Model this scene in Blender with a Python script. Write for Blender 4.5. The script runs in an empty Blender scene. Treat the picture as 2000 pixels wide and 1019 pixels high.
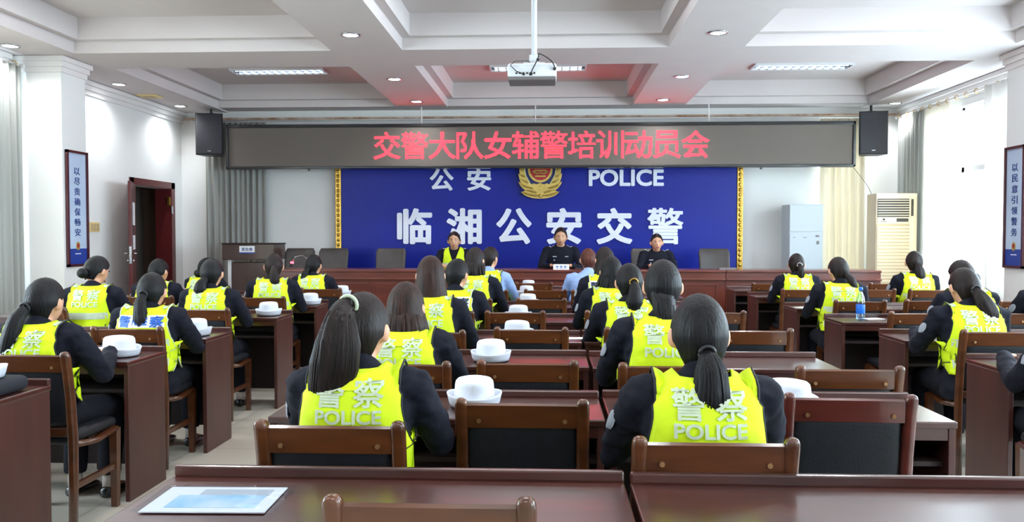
import bpy, bmesh, math, random
from mathutils import Vector, Matrix, noise
from mathutils.bvhtree import BVHTree
R = math.radians
PI = math.pi
random.seed(7)
scn = bpy.context.scene
col = scn.collection

# ------------------------------------------------------------------ camera
cd = bpy.data.cameras.new('camera')
cam = bpy.data.objects.new('camera', cd)
col.objects.link(cam)
cd.sensor_fit = 'HORIZONTAL'
cd.sensor_width = 36.0
cd.lens = 36.0 * 1600.0 / 2000.0
cd.clip_start = 0.05
cam.location = (0, 0, 1.43)
cam.rotation_euler = (R(90) - math.atan(47.5 / 1600), 0, math.atan(75 / 1600))
scn.camera = cam

# ------------------------------------------------------------------ world, exposure
w = bpy.data.worlds.new('daylight')
scn.world = w
w.use_nodes = True
bg = w.node_tree.nodes['Background']
bg.inputs[0].default_value = (0.93, 0.97, 1.0, 1)
bg.inputs[1].default_value = 20.0
scn.view_settings.view_transform = 'Standard'
scn.view_settings.look = 'None'
scn.view_settings.gamma = 1.0
scn.view_settings.exposure = 0.2
scn.cycles.max_bounces = 8
scn.cycles.diffuse_bounces = 5
scn.cycles.transparent_max_bounces = 8
scn.cycles.caustics_reflective = False
scn.cycles.caustics_refractive = False
scn.cycles.sample_clamp_indirect = 6.0

DOWN_W = 60.0        # each recessed downlight
TROFFER_W = 32.0     # each fluorescent fitting
LED_L = 9.0          # radiance of the red LED dots


def area_light(name, loc, rot, sx, sy, power, color=(1, 1, 1), portal=False):
    ld = bpy.data.lights.new(name, 'AREA')
    ld.shape = 'RECTANGLE'
    ld.size, ld.size_y = sx, sy
    ld.energy = power
    ld.color = color
    o = bpy.data.objects.new(name, ld)
    o.location = loc
    o.rotation_euler = rot
    if portal:
        ld.cycles.is_portal = True
    col.objects.link(o)
    return o


# window openings: (y0, y1) in the side walls; the sky shines in through them
WIN_R = [(-3.0, -0.2), (1.9, 4.7), (5.9, 8.7), (9.75, 12.55)]
WIN_L = [(1.9, 4.7), (6.0, 8.75)]
SILL, HEAD = 0.75, 3.2
XL, XR, YB, YF = -6.13, 5.6, 13.4, -5.0
for (a, b) in WIN_R:
    area_light('window_portal', (XR + 0.24, (a + b) / 2, (SILL + HEAD) / 2), (0, R(90), 0), HEAD - SILL, b - a, 1, portal=True)
for (a, b) in WIN_L:
    area_light('window_portal', (XL - 0.24, (a + b) / 2, (SILL + HEAD) / 2), (0, R(-90), 0), HEAD - SILL, b - a, 1, portal=True)


# ------------------------------------------------------------------ helpers
def lin(c):
    return tuple(((x / 255) / 12.92 if x / 255 <= 0.04045 else ((x / 255 + 0.055) / 1.055) ** 2.4) for x in c)


def mat(name, rgb, rough=0.5, metal=0.0, coat=0.0, coat_rough=0.1, var=0.0, scale=(6, 6, 6), rgb2=None, bump=0.0, bscale=None, spec=0.5, emit=None, trans=0.0, sheen=0.0, detail=3.0):
    m = bpy.data.materials.new(name)
    m.use_nodes = True
    nt = m.node_tree
    b = nt.nodes['Principled BSDF']
    c = lin(rgb)
    b.inputs['Base Color'].default_value = (*c, 1)
    b.inputs['Roughness'].default_value = rough
    b.inputs['Metallic'].default_value = metal
    b.inputs['Coat Weight'].default_value = coat
    b.inputs['Coat Roughness'].default_value = coat_rough
    b.inputs['Specular IOR Level'].default_value = spec
    b.inputs['Sheen Weight'].default_value = sheen
    if emit:
        b.inputs['Emission Color'].default_value = (*emit[:3], 1)
        b.inputs['Emission Strength'].default_value = emit[3]
    if var or rgb2 or bump:
        tc = nt.nodes.new('ShaderNodeTexCoord')
        mp = nt.nodes.new('ShaderNodeMapping')
        mp.inputs['Scale'].default_value = scale
        nz = nt.nodes.new('ShaderNodeTexNoise')
        nz.inputs['Scale'].default_value = 1.0
        nz.inputs['Detail'].default_value = detail
        nt.links.new(tc.outputs['Object'], mp.inputs[0])
        nt.links.new(mp.outputs[0], nz.inputs['Vector'])
        if var or rgb2:
            rp = nt.nodes.new('ShaderNodeValToRGB')
            rp.color_ramp.elements[0].position = 0.3
            rp.color_ramp.elements[1].position = 0.7
            c2 = lin(rgb2) if rgb2 else tuple(min(1, x * (1 + var)) for x in c)
            c1 = c if rgb2 else tuple(x * (1 - var) for x in c)
            rp.color_ramp.elements[0].color = (*c1, 1)
            rp.color_ramp.elements[1].color = (*c2, 1)
            nt.links.new(nz.outputs['Fac'], rp.inputs[0])
            nt.links.new(rp.outputs[0], b.inputs['Base Color'])
        if bump:
            src = nz
            if bscale:
                mp2 = nt.nodes.new('ShaderNodeMapping')
                mp2.inputs['Scale'].default_value = bscale
                src = nt.nodes.new('ShaderNodeTexNoise')
                src.inputs['Scale'].default_value = 1.0
                src.inputs['Detail'].default_value = 2
                nt.links.new(tc.outputs['Object'], mp2.inputs[0])
                nt.links.new(mp2.outputs[0], src.inputs['Vector'])
            bp = nt.nodes.new('ShaderNodeBump')
            bp.inputs['Strength'].default_value = bump
            bp.inputs['Distance'].default_value = 0.01
            nt.links.new(src.outputs['Fac'], bp.inputs['Height'])
            nt.links.new(bp.outputs[0], b.inputs['Normal'])
    if trans:
        tr = nt.nodes.new('ShaderNodeBsdfTranslucent')
        tr.inputs[0].default_value = (*c, 1)
        mx = nt.nodes.new('ShaderNodeMixShader')
        mx.inputs[0].default_value = trans
        out = nt.nodes['Material Output']
        nt.links.new(b.outputs[0], mx.inputs[1])
        nt.links.new(tr.outputs[0], mx.inputs[2])
        nt.links.new(mx.outputs[0], out.inputs[0])
    return m


def pane_mat(name, rgb=(235, 245, 250), gloss=0.1):
    m = bpy.data.materials.new(name)
    m.use_nodes = True
    nt = m.node_tree
    nt.nodes.remove(nt.nodes['Principled BSDF'])
    t = nt.nodes.new('ShaderNodeBsdfTransparent')
    t.inputs[0].default_value = (*lin(rgb), 1)
    g = nt.nodes.new('ShaderNodeBsdfGlossy')
    g.inputs['Roughness'].default_value = 0.05
    mx = nt.nodes.new('ShaderNodeMixShader')
    mx.inputs[0].default_value = gloss
    nt.links.new(t.outputs[0], mx.inputs[1])
    nt.links.new(g.outputs[0], mx.inputs[2])
    nt.links.new(mx.outputs[0], nt.nodes['Material Output'].inputs[0])
    return m


def floor_mat():
    m = mat('floor_tile', (196, 186, 168), 0.35, coat=0.2)
    nt = m.node_tree
    b = nt.nodes['Principled BSDF']
    tc = nt.nodes.new('ShaderNodeTexCoord')
    br = nt.nodes.new('ShaderNodeTexBrick')
    br.offset = 0
    br.inputs['Scale'].default_value = 1.0
    br.inputs['Brick Width'].default_value = 0.6
    br.inputs['Row Height'].default_value = 0.6
    br.inputs['Mortar Size'].default_value = 0.004
    br.inputs['Color1'].default_value = (*lin((190, 184, 172)), 1)
    br.inputs['Color2'].default_value = (*lin((184, 177, 164)), 1)
    br.inputs['Mortar'].default_value = (*lin((150, 142, 130)), 1)
    nt.links.new(tc.outputs['Object'], br.inputs['Vector'])
    nt.links.new(br.outputs['Color'], b.inputs['Base Color'])
    return m


M = {}
M['wall'] = mat('wall_paint', (236, 236, 234), 0.8, var=0.02, scale=(1.5, 1.5, 1.5))
M['ceiling'] = mat('ceiling_paint', (208, 200, 199), 0.85, var=0.015, scale=(2, 2, 2))
M['white_trim'] = mat('white_trim', (232, 228, 226), 0.6)
M['floor'] = floor_mat()
M['desk'] = mat('varnished_desk_wood', (56, 25, 20), 0.3, coat=0.8, coat_rough=0.2, rgb2=(74, 34, 27), scale=(2.5, 14, 14))
M['desk_side'] = mat('varnished_desk_panel', (62, 31, 27), 0.4, coat=0.25, coat_rough=0.2, rgb2=(78, 40, 34), scale=(10, 10, 1.5))
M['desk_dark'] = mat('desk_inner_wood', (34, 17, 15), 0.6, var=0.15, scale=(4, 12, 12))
M['chair'] = mat('chair_wood', (66, 34, 14), 0.32, coat=0.5, coat_rough=0.12, rgb2=(94, 51, 23), scale=(3, 20, 20))
M['chair_red'] = mat('chair_wood_reddish', (70, 28, 24), 0.28, coat=0.6, coat_rough=0.1, rgb2=(90, 38, 31), scale=(3, 20, 20))
M['podium'] = mat('head_table_wood', (92, 40, 30), 0.32, coat=0.4, coat_rough=0.15, rgb2=(112, 52, 38), scale=(2, 10, 10))
M['lectern'] = mat('lectern_wood', (58, 38, 30), 0.4, coat=0.3, rgb2=(72, 48, 38), scale=(8, 8, 2))
M['leather'] = mat('black_leather', (24, 26, 32), 0.5, spec=0.35, var=0.12, scale=(30, 30, 30), bump=0.15, bscale=(180, 180, 180))
M['office_leather'] = mat('brown_grey_leather', (66, 60, 58), 0.42, var=0.1, scale=(12, 12, 12), bump=0.1)
M['screw'] = mat('brass_screw', (170, 130, 90), 0.3, metal=0.8)
M['chrome'] = mat('chrome', (205, 208, 212), 0.15, metal=1.0)
M['steel_white'] = mat('white_painted_metal', (226, 229, 232), 0.4)
M['black_plastic'] = mat('black_plastic', (30, 30, 34), 0.45, var=0.1, scale=(20, 20, 20))
M['speaker'] = mat('speaker_grille', (46, 45, 52), 0.55, var=0.15, scale=(120, 120, 120), bump=0.3)
M['led_frame'] = mat('led_frame_black', (26, 25, 28), 0.3, coat=0.3)
M['led_face'] = mat('led_module_face', (108, 100, 93), 0.75, var=0.05, scale=(120, 120, 120))
M['led_dot'] = mat('red_led_dots', (200, 20, 30), 0.5, emit=(1.0, 0.012, 0.022, LED_L))
M['blue'] = mat('blue_wall_panel', (4, 28, 142), 0.42, coat=0.04, coat_rough=0.25, spec=0.3, var=0.05, scale=(0.8, 0.8, 0.8))
M['letter'] = mat('white_letters', (232, 236, 250), 0.5)
M['gold'] = mat('gold_trim', (190, 150, 70), 0.3, metal=0.9, var=0.3, scale=(10, 10, 10))
M['emblem_gold'] = mat('emblem_gold', (206, 178, 96), 0.35, metal=0.6, var=0.15, scale=(20, 20, 20))
M['emblem_red'] = mat('emblem_red', (170, 22, 34), 0.4)
M['emblem_blue'] = mat('emblem_blue', (16, 26, 92), 0.35)
M['curtain'] = mat('grey_curtain', (176, 177, 172), 0.8, trans=0.25, var=0.04, scale=(20, 20, 1))
M['pale_curtain'] = mat('pale_grey_curtain', (226, 222, 218), 0.8, trans=0.55, var=0.03, scale=(20, 20, 1))
M['cream'] = mat('cream_curtain', (234, 226, 210), 0.8, trans=0.28, var=0.03, scale=(20, 20, 1))
M['sheer'] = mat('cream_sheer_curtain', (240, 234, 224), 0.8, trans=0.6)
M['window_frame'] = mat('window_frame', (235, 236, 238), 0.4)
M['pane'] = pane_mat('window_glass')
M['ac'] = mat('aged_cream_plastic', (228, 213, 184), 0.45, var=0.03, scale=(3, 3, 3))
M['ac_dark'] = mat('dark_louvre', (48, 38, 30), 0.5)
M['ac_mid'] = mat('tan_grille', (190, 168, 130), 0.5)
M['cabinet'] = mat('grey_white_cabinet', (188, 196, 202), 0.4)
M['door'] = mat('dark_red_door', (94, 30, 32), 0.4, coat=0.3, var=0.08, scale=(3, 3, 12))
M['paper'] = mat('white_paper', (236, 238, 242), 0.7)
M['poster'] = mat('poster_print', (176, 196, 222), 0.35, rgb2=(196, 214, 235), scale=(2, 2, 2))
M['poster_blue'] = mat('poster_blue_band', (34, 62, 150), 0.35)
M['ink'] = mat('blue_ink', (36, 62, 128), 0.5)
M['poster_frame'] = mat('dark_red_frame', (70, 20, 28), 0.3, coat=0.4)
M['plastic_yellow'] = mat('yellowed_plastic', (222, 200, 140), 0.5)
M['stain'] = mat('rusty_stain', (150, 105, 70), 0.8, rgb2=(214, 196, 180), scale=(6, 6, 6))
M['lamp_glow'] = mat('lamp_glow', (255, 255, 255), 0.4, emit=(0.95, 0.98, 1.0, 14))
M['tube_glow'] = mat('fluorescent_glow', (255, 255, 255), 0.4, emit=(0.82, 0.93, 1.0, 4))
M['louvre'] = mat('polished_louvre', (150, 165, 182), 0.2, metal=0.9)
M['projector'] = mat('projector_white', (236, 240, 244), 0.4)
M['projector_base'] = mat('projector_grey', (120, 112, 112), 0.5)
M['hat'] = mat('white_hat_felt', (216, 221, 234), 0.7, bump=0.1, bscale=(160, 160, 160))
M['skin'] = mat('skin', (214, 160, 130), 0.5, var=0.05, scale=(25, 25, 25))
M['skin_tan'] = mat('skin_tan', (206, 158, 126), 0.5, var=0.05, scale=(25, 25, 25))
M['jacket'] = mat('navy_black_uniform', (18, 20, 33), 0.85, var=0.12, scale=(20, 20, 20), bump=0.1, bscale=(300, 300, 300), spec=0.25)
M['trousers'] = mat('navy_trousers', (16, 18, 28), 0.85, spec=0.25, var=0.1, scale=(15, 15, 15))
M['shirt'] = mat('light_blue_shirt', (140, 165, 214), 0.7, var=0.05, scale=(15, 15, 15))
M['shoe'] = mat('black_shoe', (14, 14, 16), 0.3, coat=0.3)
M['sock'] = mat('pale_sock', (196, 186, 180), 0.8)
M['vest'] = mat('neon_yellow_vest', (212, 240, 4), 0.7, var=0.05, scale=(9, 9, 9), bump=0.25, bscale=(24, 24, 24))
M['vest_tab'] = mat('neon_yellow_tab', (228, 250, 6), 0.6)
M['piping'] = mat('black_piping', (20, 22, 26), 0.7)
M['silver'] = mat('reflective_silver', (196, 210, 182), 0.4, metal=0.0, var=0.08, scale=(40, 40, 40))
M['patch_white'] = mat('white_reflective_patch', (222, 228, 236), 0.45)
M['patch_blue'] = mat('blue_lettering', (20, 92, 190), 0.5)
M['patch_navy'] = mat('navy_lettering', (24, 34, 72), 0.5)
M['lips'] = mat('lips', (158, 84, 76), 0.5)
M['eye_white'] = mat('eye_white', (225, 222, 216), 0.3)
M['eye_dark'] = mat('eye_dark', (24, 17, 14), 0.2)
M['pale_badge'] = mat('pale_badge', (150, 156, 168), 0.5)
M['bottle_blue'] = mat('blue_bottle_label', (30, 110, 220), 0.3)
M['bottle'] = pane_mat('clear_bottle_plastic', (205, 228, 250), 0.2)
M['film'] = pane_mat('clear_plastic_film', (240, 244, 250), 0.16)
M['folder_blue'] = mat('cyan_print', (120, 190, 225), 0.5, rgb2=(222, 234, 242), scale=(9, 5, 5))
M['red_light'] = mat('red_mic_ring', (255, 40, 60), 0.4, emit=(1.0, 0.05, 0.08, 8))
M['dark_cloth'] = mat('dark_folded_cloth', (24, 26, 36), 0.85)
M['corridor'] = mat('corridor_paint', (150, 146, 140), 0.8)
M['corridor_door'] = mat('corridor_brown_panel', (96, 76, 62), 0.5)


def hair_mat(name, rgb, rgb2, rough=0.48):
    return mat(name, rgb, rough, rgb2=rgb2, scale=(60, 60, 4), bump=0.35, bscale=(150, 150, 7), spec=0.22, detail=4)


H = {'black': hair_mat('black_hair', (12, 12, 14), (26, 25, 28)),
     'dark': hair_mat('dark_brown_hair', (20, 15, 14), (40, 30, 28)),
     'brown': hair_mat('brown_hair', (27, 16, 13), (56, 35, 29)),
     'red': hair_mat('reddish_brown_hair', (60, 30, 22), (98, 54, 42))}


class MB:
    """collects shapes, then links them as ONE mesh object"""

    def __init__(s):
        s.bm = bmesh.new()

    def box(s, c, d, bev=0.0, rot=None, seg=2):
        r = bmesh.ops.create_cube(s.bm, size=1)
        vs = r['verts']
        bmesh.ops.scale(s.bm, vec=d, verts=vs)
        if bev:
            es = list({e for v in vs for e in v.link_edges})
            g = bmesh.ops.bevel(s.bm, geom=es, offset=min(bev, min(d) * 0.45), segments=seg, affect='EDGES', profile=0.5)
            vs = list({v for f in g['faces'] for v in f.verts} | {v for v in vs if v.is_valid})
        if rot:
            bmesh.ops.rotate(s.bm, verts=vs, cent=(0, 0, 0), matrix=rot)
        bmesh.ops.translate(s.bm, vec=c, verts=vs)
        return s

    def b2(s, lo, hi, bev=0.0):
        return s.box([(a + b) / 2 for a, b in zip(lo, hi)], [abs(b - a) for a, b in zip(lo, hi)], bev)

    def loft(s, rings, cap=True, close=True):
        vr = [[s.bm.verts.new(p) for p in r] for r in rings]
        n = len(vr[0])
        for a, b in zip(vr, vr[1:]):
            for i in range(n if close else n - 1):
                j = (i + 1) % n
                s.bm.faces.new((a[i], a[j], b[j], b[i]))
        if cap and close:
            s.bm.faces.new(list(reversed(vr[0])))
            s.bm.faces.new(vr[-1])
        return s

    def tube(s, pts, rad, seg=10, cap=True, flat=1.0):
        pts = [Vector(p) for p in pts]
        if not hasattr(rad, '__len__'):
            rad = [rad] * len(pts)
        rings = []
        up = None
        for i, p in enumerate(pts):
            t = (pts[min(i + 1, len(pts) - 1)] - pts[max(i - 1, 0)]).normalized()
            if up is None:
                up = Vector((0, 0, 1)) if abs(t.z) < 0.9 else Vector((0, 1, 0))
            a = t.cross(up).normalized()
            bb = a.cross(t).normalized()
            up = bb
            rings.append([p + a * (math.cos(2 * PI * k / seg) * rad[i]) + bb * (math.sin(2 * PI * k / seg) * rad[i] * flat) for k in range(seg)])
        return s.loft(rings, cap)

    def cyl(s, a, b, r, seg=16, r2=None):
        return s.tube([a, b], [r, r if r2 is None else r2], seg)

    def lathe(s, prof, c=(0, 0, 0), seg=32, sx=1, sy=1):
        rings = [[(c[0] + r * sx * math.cos(2 * PI * k / seg), c[1] + r * sy * math.sin(2 * PI * k / seg), c[2] + z) for k in range(seg)] for r, z in prof]
        return s.loft(rings, True)

    def sphere(s, c, r, u=16, v=10, mtx=None):
        g = bmesh.ops.create_uvsphere(s.bm, u_segments=u, v_segments=v, radius=1)
        if not hasattr(r, '__len__'):
            r = (r, r, r)
        bmesh.ops.scale(s.bm, vec=r, verts=g['verts'])
        if mtx:
            bmesh.ops.transform(s.bm, matrix=mtx, verts=g['verts'])
        bmesh.ops.translate(s.bm, vec=c, verts=g['verts'])
        return s

    def prism(s, poly, axis, a, b):
        def P(u, v, t):
            return {'x': (t, u, v), 'y': (u, t, v), 'z': (u, v, t)}[axis]
        return s.loft([[P(u, v, a) for u, v in poly], [P(u, v, b) for u, v in poly]])

    def grid(s, rows):
        vr = [[s.bm.verts.new(p) for p in r] for r in rows]
        for a, b in zip(vr, vr[1:]):
            for i in range(len(a) - 1):
                s.bm.faces.new((a[i], a[i + 1], b[i + 1], b[i]))
        return s

    def mesh(s, name, m=None, smooth=False):
        bmesh.ops.recalc_face_normals(s.bm, faces=s.bm.faces)
        me = bpy.data.meshes.new(name)
        s.bm.to_mesh(me)
        s.bm.free()
        if m:
            me.materials.append(m)
        if smooth:
            me.shade_smooth()
        return me

    def build(s, name, m, parent=None, smooth=False, loc=None):
        return link(name, s.mesh(name, m, smooth), parent, loc)


def link(name, me, parent=None, loc=None):
    o = bpy.data.objects.new(name, me)
    col.objects.link(o)
    if parent:
        o.parent = parent
    if loc:
        o.location = loc
    return o


def thing(name, label, cat, loc=(0, 0, 0), rz=0.0, group=None):
    o = bpy.data.objects.new(name, None)
    o.empty_display_size = 0.1
    col.objects.link(o)
    o.location = loc
    o.rotation_euler = (0, 0, rz)
    return tag(o, label, cat, group)


def tag(o, label, cat, group=None):
    o['label'] = label
    o['category'] = cat
    if group:
        o['group'] = group
    return o


def struct(name, mb, m, smooth=False, label=None):
    o = mb.build(name, m, None, smooth)
    o['kind'] = 'structure'
    if label:
        o['label'] = label
    return o


def dup(root, loc, rz, label, group=None):
    r = root.copy()
    col.objects.link(r)
    r.location = loc
    r.rotation_euler = (0, 0, rz)
    r['label'] = label
    if group:
        r['group'] = group
    for ch in list(root.children):
        c = ch.copy()
        col.objects.link(c)
        c.parent = r
        for g in list(ch.children):
            d = g.copy()
            col.objects.link(d)
            d.parent = c
    return r


def text_mesh(body, size=1.0, offset=0.0, extrude=0.0, spacing=1.0, res=4):
    c = bpy.data.curves.new('lettering', 'FONT')
    c.body = body
    c.size = size
    c.offset = offset
    c.extrude = extrude
    c.space_character = spacing
    c.resolution_u = res
    o = bpy.data.objects.new('lettering', c)
    col.objects.link(o)
    dg = bpy.context.evaluated_depsgraph_get()
    me = bpy.data.meshes.new_from_object(o.evaluated_get(dg))
    bpy.data.objects.remove(o)
    bpy.data.curves.remove(c)
    return me


def fit_text(body, w, h, depth, offset=0.012):
    """bold letters in the XZ plane facing -Y, centred, w wide and h high"""
    src = text_mesh(body, 1.0, 0.0, 0.5 if depth else 0.0)
    bm = bmesh.new()
    n = 12 if depth else 8
    for k in range(n):
        n0 = len(bm.verts)
        bm.from_mesh(src)
        bm.verts.ensure_lookup_table()
        for v in bm.verts[n0:]:
            v.co.x += offset * 1.4 * math.cos(2 * PI * k / n)
            v.co.y += offset * 1.4 * math.sin(2 * PI * k / n)
            v.co.z *= 1 - 0.004 * k
    me = bpy.data.meshes.new('lettering')
    bm.to_mesh(me)
    bm.free()
    bpy.data.meshes.remove(src)
    xs = [v.co.x for v in me.vertices]
    ys = [v.co.y for v in me.vertices]
    cx, cy = (min(xs) + max(xs)) / 2, (min(ys) + max(ys)) / 2
    kx, ky = w / (max(xs) - min(xs)), h / (max(ys) - min(ys))
    for v in me.vertices:
        v.co = ((v.co.x - cx) * kx, -v.co.z * depth, (v.co.y - cy) * ky)
    me.materials.clear()
    return me


# ------------------------------------------------------------------ the room
ZB = 3.48           # underside of the ceiling beams
ZC = 3.85           # coffer ceiling
struct('floor', MB().b2((XL - 0.25, YF - 0.2, -0.1), (XR + 0.25, YB + 0.2, 0)), M['floor'])
WB0, WB1 = 4.27, 4.97     # narrow window in the back wall behind the cream curtain
struct('wall_back', MB().b2((XL - 0.25, YB, 0), (WB0, YB + 0.2, 4)).b2((WB1, YB, 0), (XR + 0.25, YB + 0.2, 4)).b2((WB0, YB, 0), (WB1, YB + 0.2, SILL)).b2((WB0, YB, HEAD), (WB1, YB + 0.2, 4)), M['wall'])
area_light('window_portal', ((WB0 + WB1) / 2, YB + 0.19, (SILL + HEAD) / 2), (R(-90), 0, 0), WB1 - WB0, HEAD - SILL, 1, portal=True)
struct('wall_rear', MB().b2((XL - 0.25, YF - 0.2, 0), (XR + 0.25, YF, 4)), M['wall'])
DOOR0, DOOR1, DOORH = 11.76, 13.0, 2.2
wr = MB()
ys = [YF] + [v for ab in WIN_R for v in ab] + [YB]
for i in range(0, len(ys), 2):
    wr.b2((XR, ys[i], 0), (XR + 0.25, ys[i + 1], 4))
for a, b in WIN_R:
    wr.b2((XR, a, 0), (XR + 0.25, b, SILL)).b2((XR, a, HEAD), (XR + 0.25, b, 4))
struct('wall_right', wr, M['wall'])
wl = MB()
ys = [YF] + [v for ab in WIN_L for v in ab] + [DOOR0, DOOR1, YB]
for i in range(0, len(ys), 2):
    wl.b2((XL - 0.25, ys[i], 0), (XL, ys[i + 1], 4))
for a, b in WIN_L:
    wl.b2((XL - 0.25, a, 0), (XL, b, SILL)).b2((XL - 0.25, a, HEAD), (XL, b, 4))
wl.b2((XL - 0.25, DOOR0, DOORH), (XL, DOOR1, 4))
struct('wall_left', wl, M['wall'])
pl = MB().b2((XL, 9.12, 0), (-5.56, 9.6, ZB))
struct('pillar_left', pl, M['wall'])
struct('pillar_right', MB().b2((5.15, 9.05, 0), (XR, 9.55, ZB)), M['wall'])
for k, (x0, x1) in enumerate(((XL, -5.5), (5.09, XR))):
    mo = MB()
    y0, y1 = (9.12, 9.6) if k == 0 else (9.05, 9.55)
    for j, (z0, z1, g) in enumerate(((3.30, 3.36, 0.02), (3.36, 3.42, 0.04), (3.42, 3.475, 0.065))):
        if k == 0:
            mo.b2((XL, y0 - g, z0), (-5.56 + g, y1 + g, z1))
        else:
            mo.b2((5.15 - g, y0 - g, z0), (XR, y1 + g, z1))
    struct('trim_%d' % (k + 1), mo, M['white_trim'], label='stepped cornice at the top of the pillar')
# side cornices
for k, x in enumerate((XL, XR)):
    s_ = 1 if k == 0 else -1
    mo = MB()
    for (z0, z1, g) in ((3.30, 3.36, 0.03), (3.36, 3.42, 0.06), (3.42, 3.475, 0.1)):
        for ya, yb in ((9.72, YB), (YF, 8.98)):
            if k == 1 and ya > 9:
                ya = 9.67
            mo.b2((x, ya, z0), (x + s_ * g, yb, z1))
    struct('trim_%d' % (k + 3), mo, M['white_trim'], label='stepped cornice along the side wall')
# ceiling
struct('ceiling', MB().b2((XL - 0.25, YF - 0.2, ZC), (XR + 0.25, YB + 0.2, ZC + 0.1)), M['ceiling'])
BX = [(-2.42, -1.63), (1.28, 2.09)]
BY = [(-3.0, -2.2), (1.0, 1.82), (5.0, 5.83), (9.0, 9.84)]
bm_ = MB()
for a, b in BX:
    bm_.b2((a, YF, ZB), (b, 13.0, ZC))
bm_.b2((XL, YF, ZB), (-5.33, YB, ZC)).b2((4.93, YF, ZB), (XR, YB, ZC))
bm_.b2((-5.33, 13.0, ZB + 0.02), (4.93, YB, ZC))
CX = [(-5.33, -2.42), (-1.63, 1.28), (2.09, 4.93)]
for a, b in BY:
    for c, d in CX:
        bm_.b2((c, a, ZB), (d, b, ZC))
struct('ceiling_beams', bm_, M['ceiling'])
CY = [(-2.2, 1.0), (1.82, 5.0), (5.83, 9.0), (9.84, 13.0)]
st = MB()
for a, b in CX:
    for c, d in CY:
        g = 0.10
        st.b2((a, c, 3.61), (a + g, d, ZC)).b2((b - g, c, 3.61), (b, d, ZC))
        st.b2((a + g, c, 3.61), (b - g, c + g, ZC)).b2((a + g, d - g, 3.61), (b - g, d, ZC))
struct('ceiling_step', st, M['ceiling'])
# cracked cornice line with brackets over the screen
struct('trim_5', MB().b2((XL, 13.36, 3.36), (XR, 13.395, 3.39)), M['stain'], label='rusty cracked joint line under the back beam')
pipe = MB().cyl((-5.9, 13.3, 3.33), (5.2, 13.3, 3.33), 0.012, 8)
tag(pipe.build('conduit', M['white_trim'], None, True), 'thin white conduit running along the wall above the screen', 'pipe')
# stage
struct('floor_stage', MB().b2((XL, 11.15, 0), (XR, YB, 0.2)), M['podium'], label='low stage platform at the back of the room')
for k, (x, s_) in enumerate(((XL, 1), (XR, -1))):
    bb = MB().b2((x, 9.7, 0), (x + s_ * 0.015, 11.15, 0.1))
    struct('baseboard_%s' % ('left' if k == 0 else 'right'), bb, M['desk_side'])

# windows
nwin = 0
for side, wins in (('r', WIN_R), ('l', WIN_L)):
    for a, b in wins:
        nwin += 1
        x = XR + 0.12 if side == 'r' else XL - 0.12
        fr = MB()
        t = 0.035
        for z in (SILL, HEAD, 2.35):
            fr.b2((x - t, a, z - t), (x + t, b, z + t))
        for k in range(4):
            y = a + (b - a) * k / 3
            fr.b2((x - t, y - t, SILL), (x + t, y + t, HEAD))
        root = struct('window_%d' % nwin, fr, M['window_frame'])
        MB().b2((x - 0.004, a, SILL), (x + 0.004, b, HEAD)).build('pane', M['pane'], root)
        xs_ = (XR - 0.05, XR + 0.25) if side == 'r' else (XL - 0.25, XL + 0.05)
        MB().b2((xs_[0], a - 0.03, SILL - 0.05), (xs_[1], b + 0.03, SILL - 0.005), 0.006).build('window_sill', M['white_trim'], root)


nwin += 1
fr = MB()
for x in (WB0, (WB0 + WB1) / 2, WB1):
    fr.b2((x - 0.03, YB + 0.07, SILL), (x + 0.03, YB + 0.13, HEAD))
for z in (SILL, 2.3, HEAD):
    fr.b2((WB0, YB + 0.07, z - 0.03), (WB1, YB + 0.13, z + 0.03))
root = struct('window_%d' % nwin, fr, M['window_frame'])
MB().b2((WB0, YB + 0.096, SILL), (WB1, YB + 0.104, HEAD)).build('pane', M['pane'], root)


def curtain(name, label, p0, p1, z0, z1, folds, amp, m, group=None, drift=0.0, seedv=0):
    """a hanging cloth with folds between two floor points"""
    p0, p1 = Vector((*p0, 0)), Vector((*p1, 0))
    d = (p1 - p0)
    nrm = Vector((-d.y, d.x, 0)).normalized()
    n = folds * 10
    rows = []
    for j in range(9):
        t = j / 8
        z = z1 + (z0 - z1) * t
        row = []
        for i in range(n + 1):
            u = i / n
            ph = u * folds * 2 * PI + 0.7 * math.sin(u * 9 + seedv) + 0.25 * math.sin(t * 3 + u * 20)
            a = amp * (0.65 + 0.35 * t) * (0.7 + 0.3 * math.sin(u * 17 + seedv))
            p = p0 + d * (u * (1 - drift * t)) + nrm * (a * math.sin(ph))
            row.append((p.x, p.y, z))
        rows.append(row)
    o = MB().grid(rows).build(name, m, None, True)
    so = o.modifiers.new('thickness', 'SOLIDIFY')
    so.thickness = 0.004
    return tag(o, label, 'curtain', group)


curtain('curtain', 'grey pleated curtain hanging by the back wall behind the lectern', (-5.68, 13.28), (-4.66, 13.28), 0.22, 3.3, 11, 0.045, M['curtain'], seedv=1)
curtain('curtain', 'pale cream curtain on the back wall beside the grey cabinet', (4.28, 13.27), (4.97, 13.27), 0.22, 3.3, 6, 0.055, M['cream'], seedv=2)
curtain('curtain', 'grey striped curtain gathered behind the air conditioner at the bright window', (5.46, 12.3), (5.46, 13.2), 0.22, 3.3, 9, 0.05, M['curtain'], seedv=3)
curtain('curtain', 'thin cream curtain glowing in the bright window', (5.47, 11.55), (5.47, 12.3), 0.1, 3.3, 7, 0.035, M['sheer'], seedv=4)
curtain('curtain', 'grey white curtain tied back between the bright window and the poster pillar', (5.40, 9.75), (5.40, 10.5), 0.1, 3.3, 7, 0.05, M['pale_curtain'], drift=0.15, seedv=5)
curtain('curtain', 'grey pleated curtain at the picture edge before the door-side pillar', (-5.98, 8.1), (-5.98, 9.05), 0.1, 3.36, 9, 0.045, M['curtain'], seedv=6)
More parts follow.
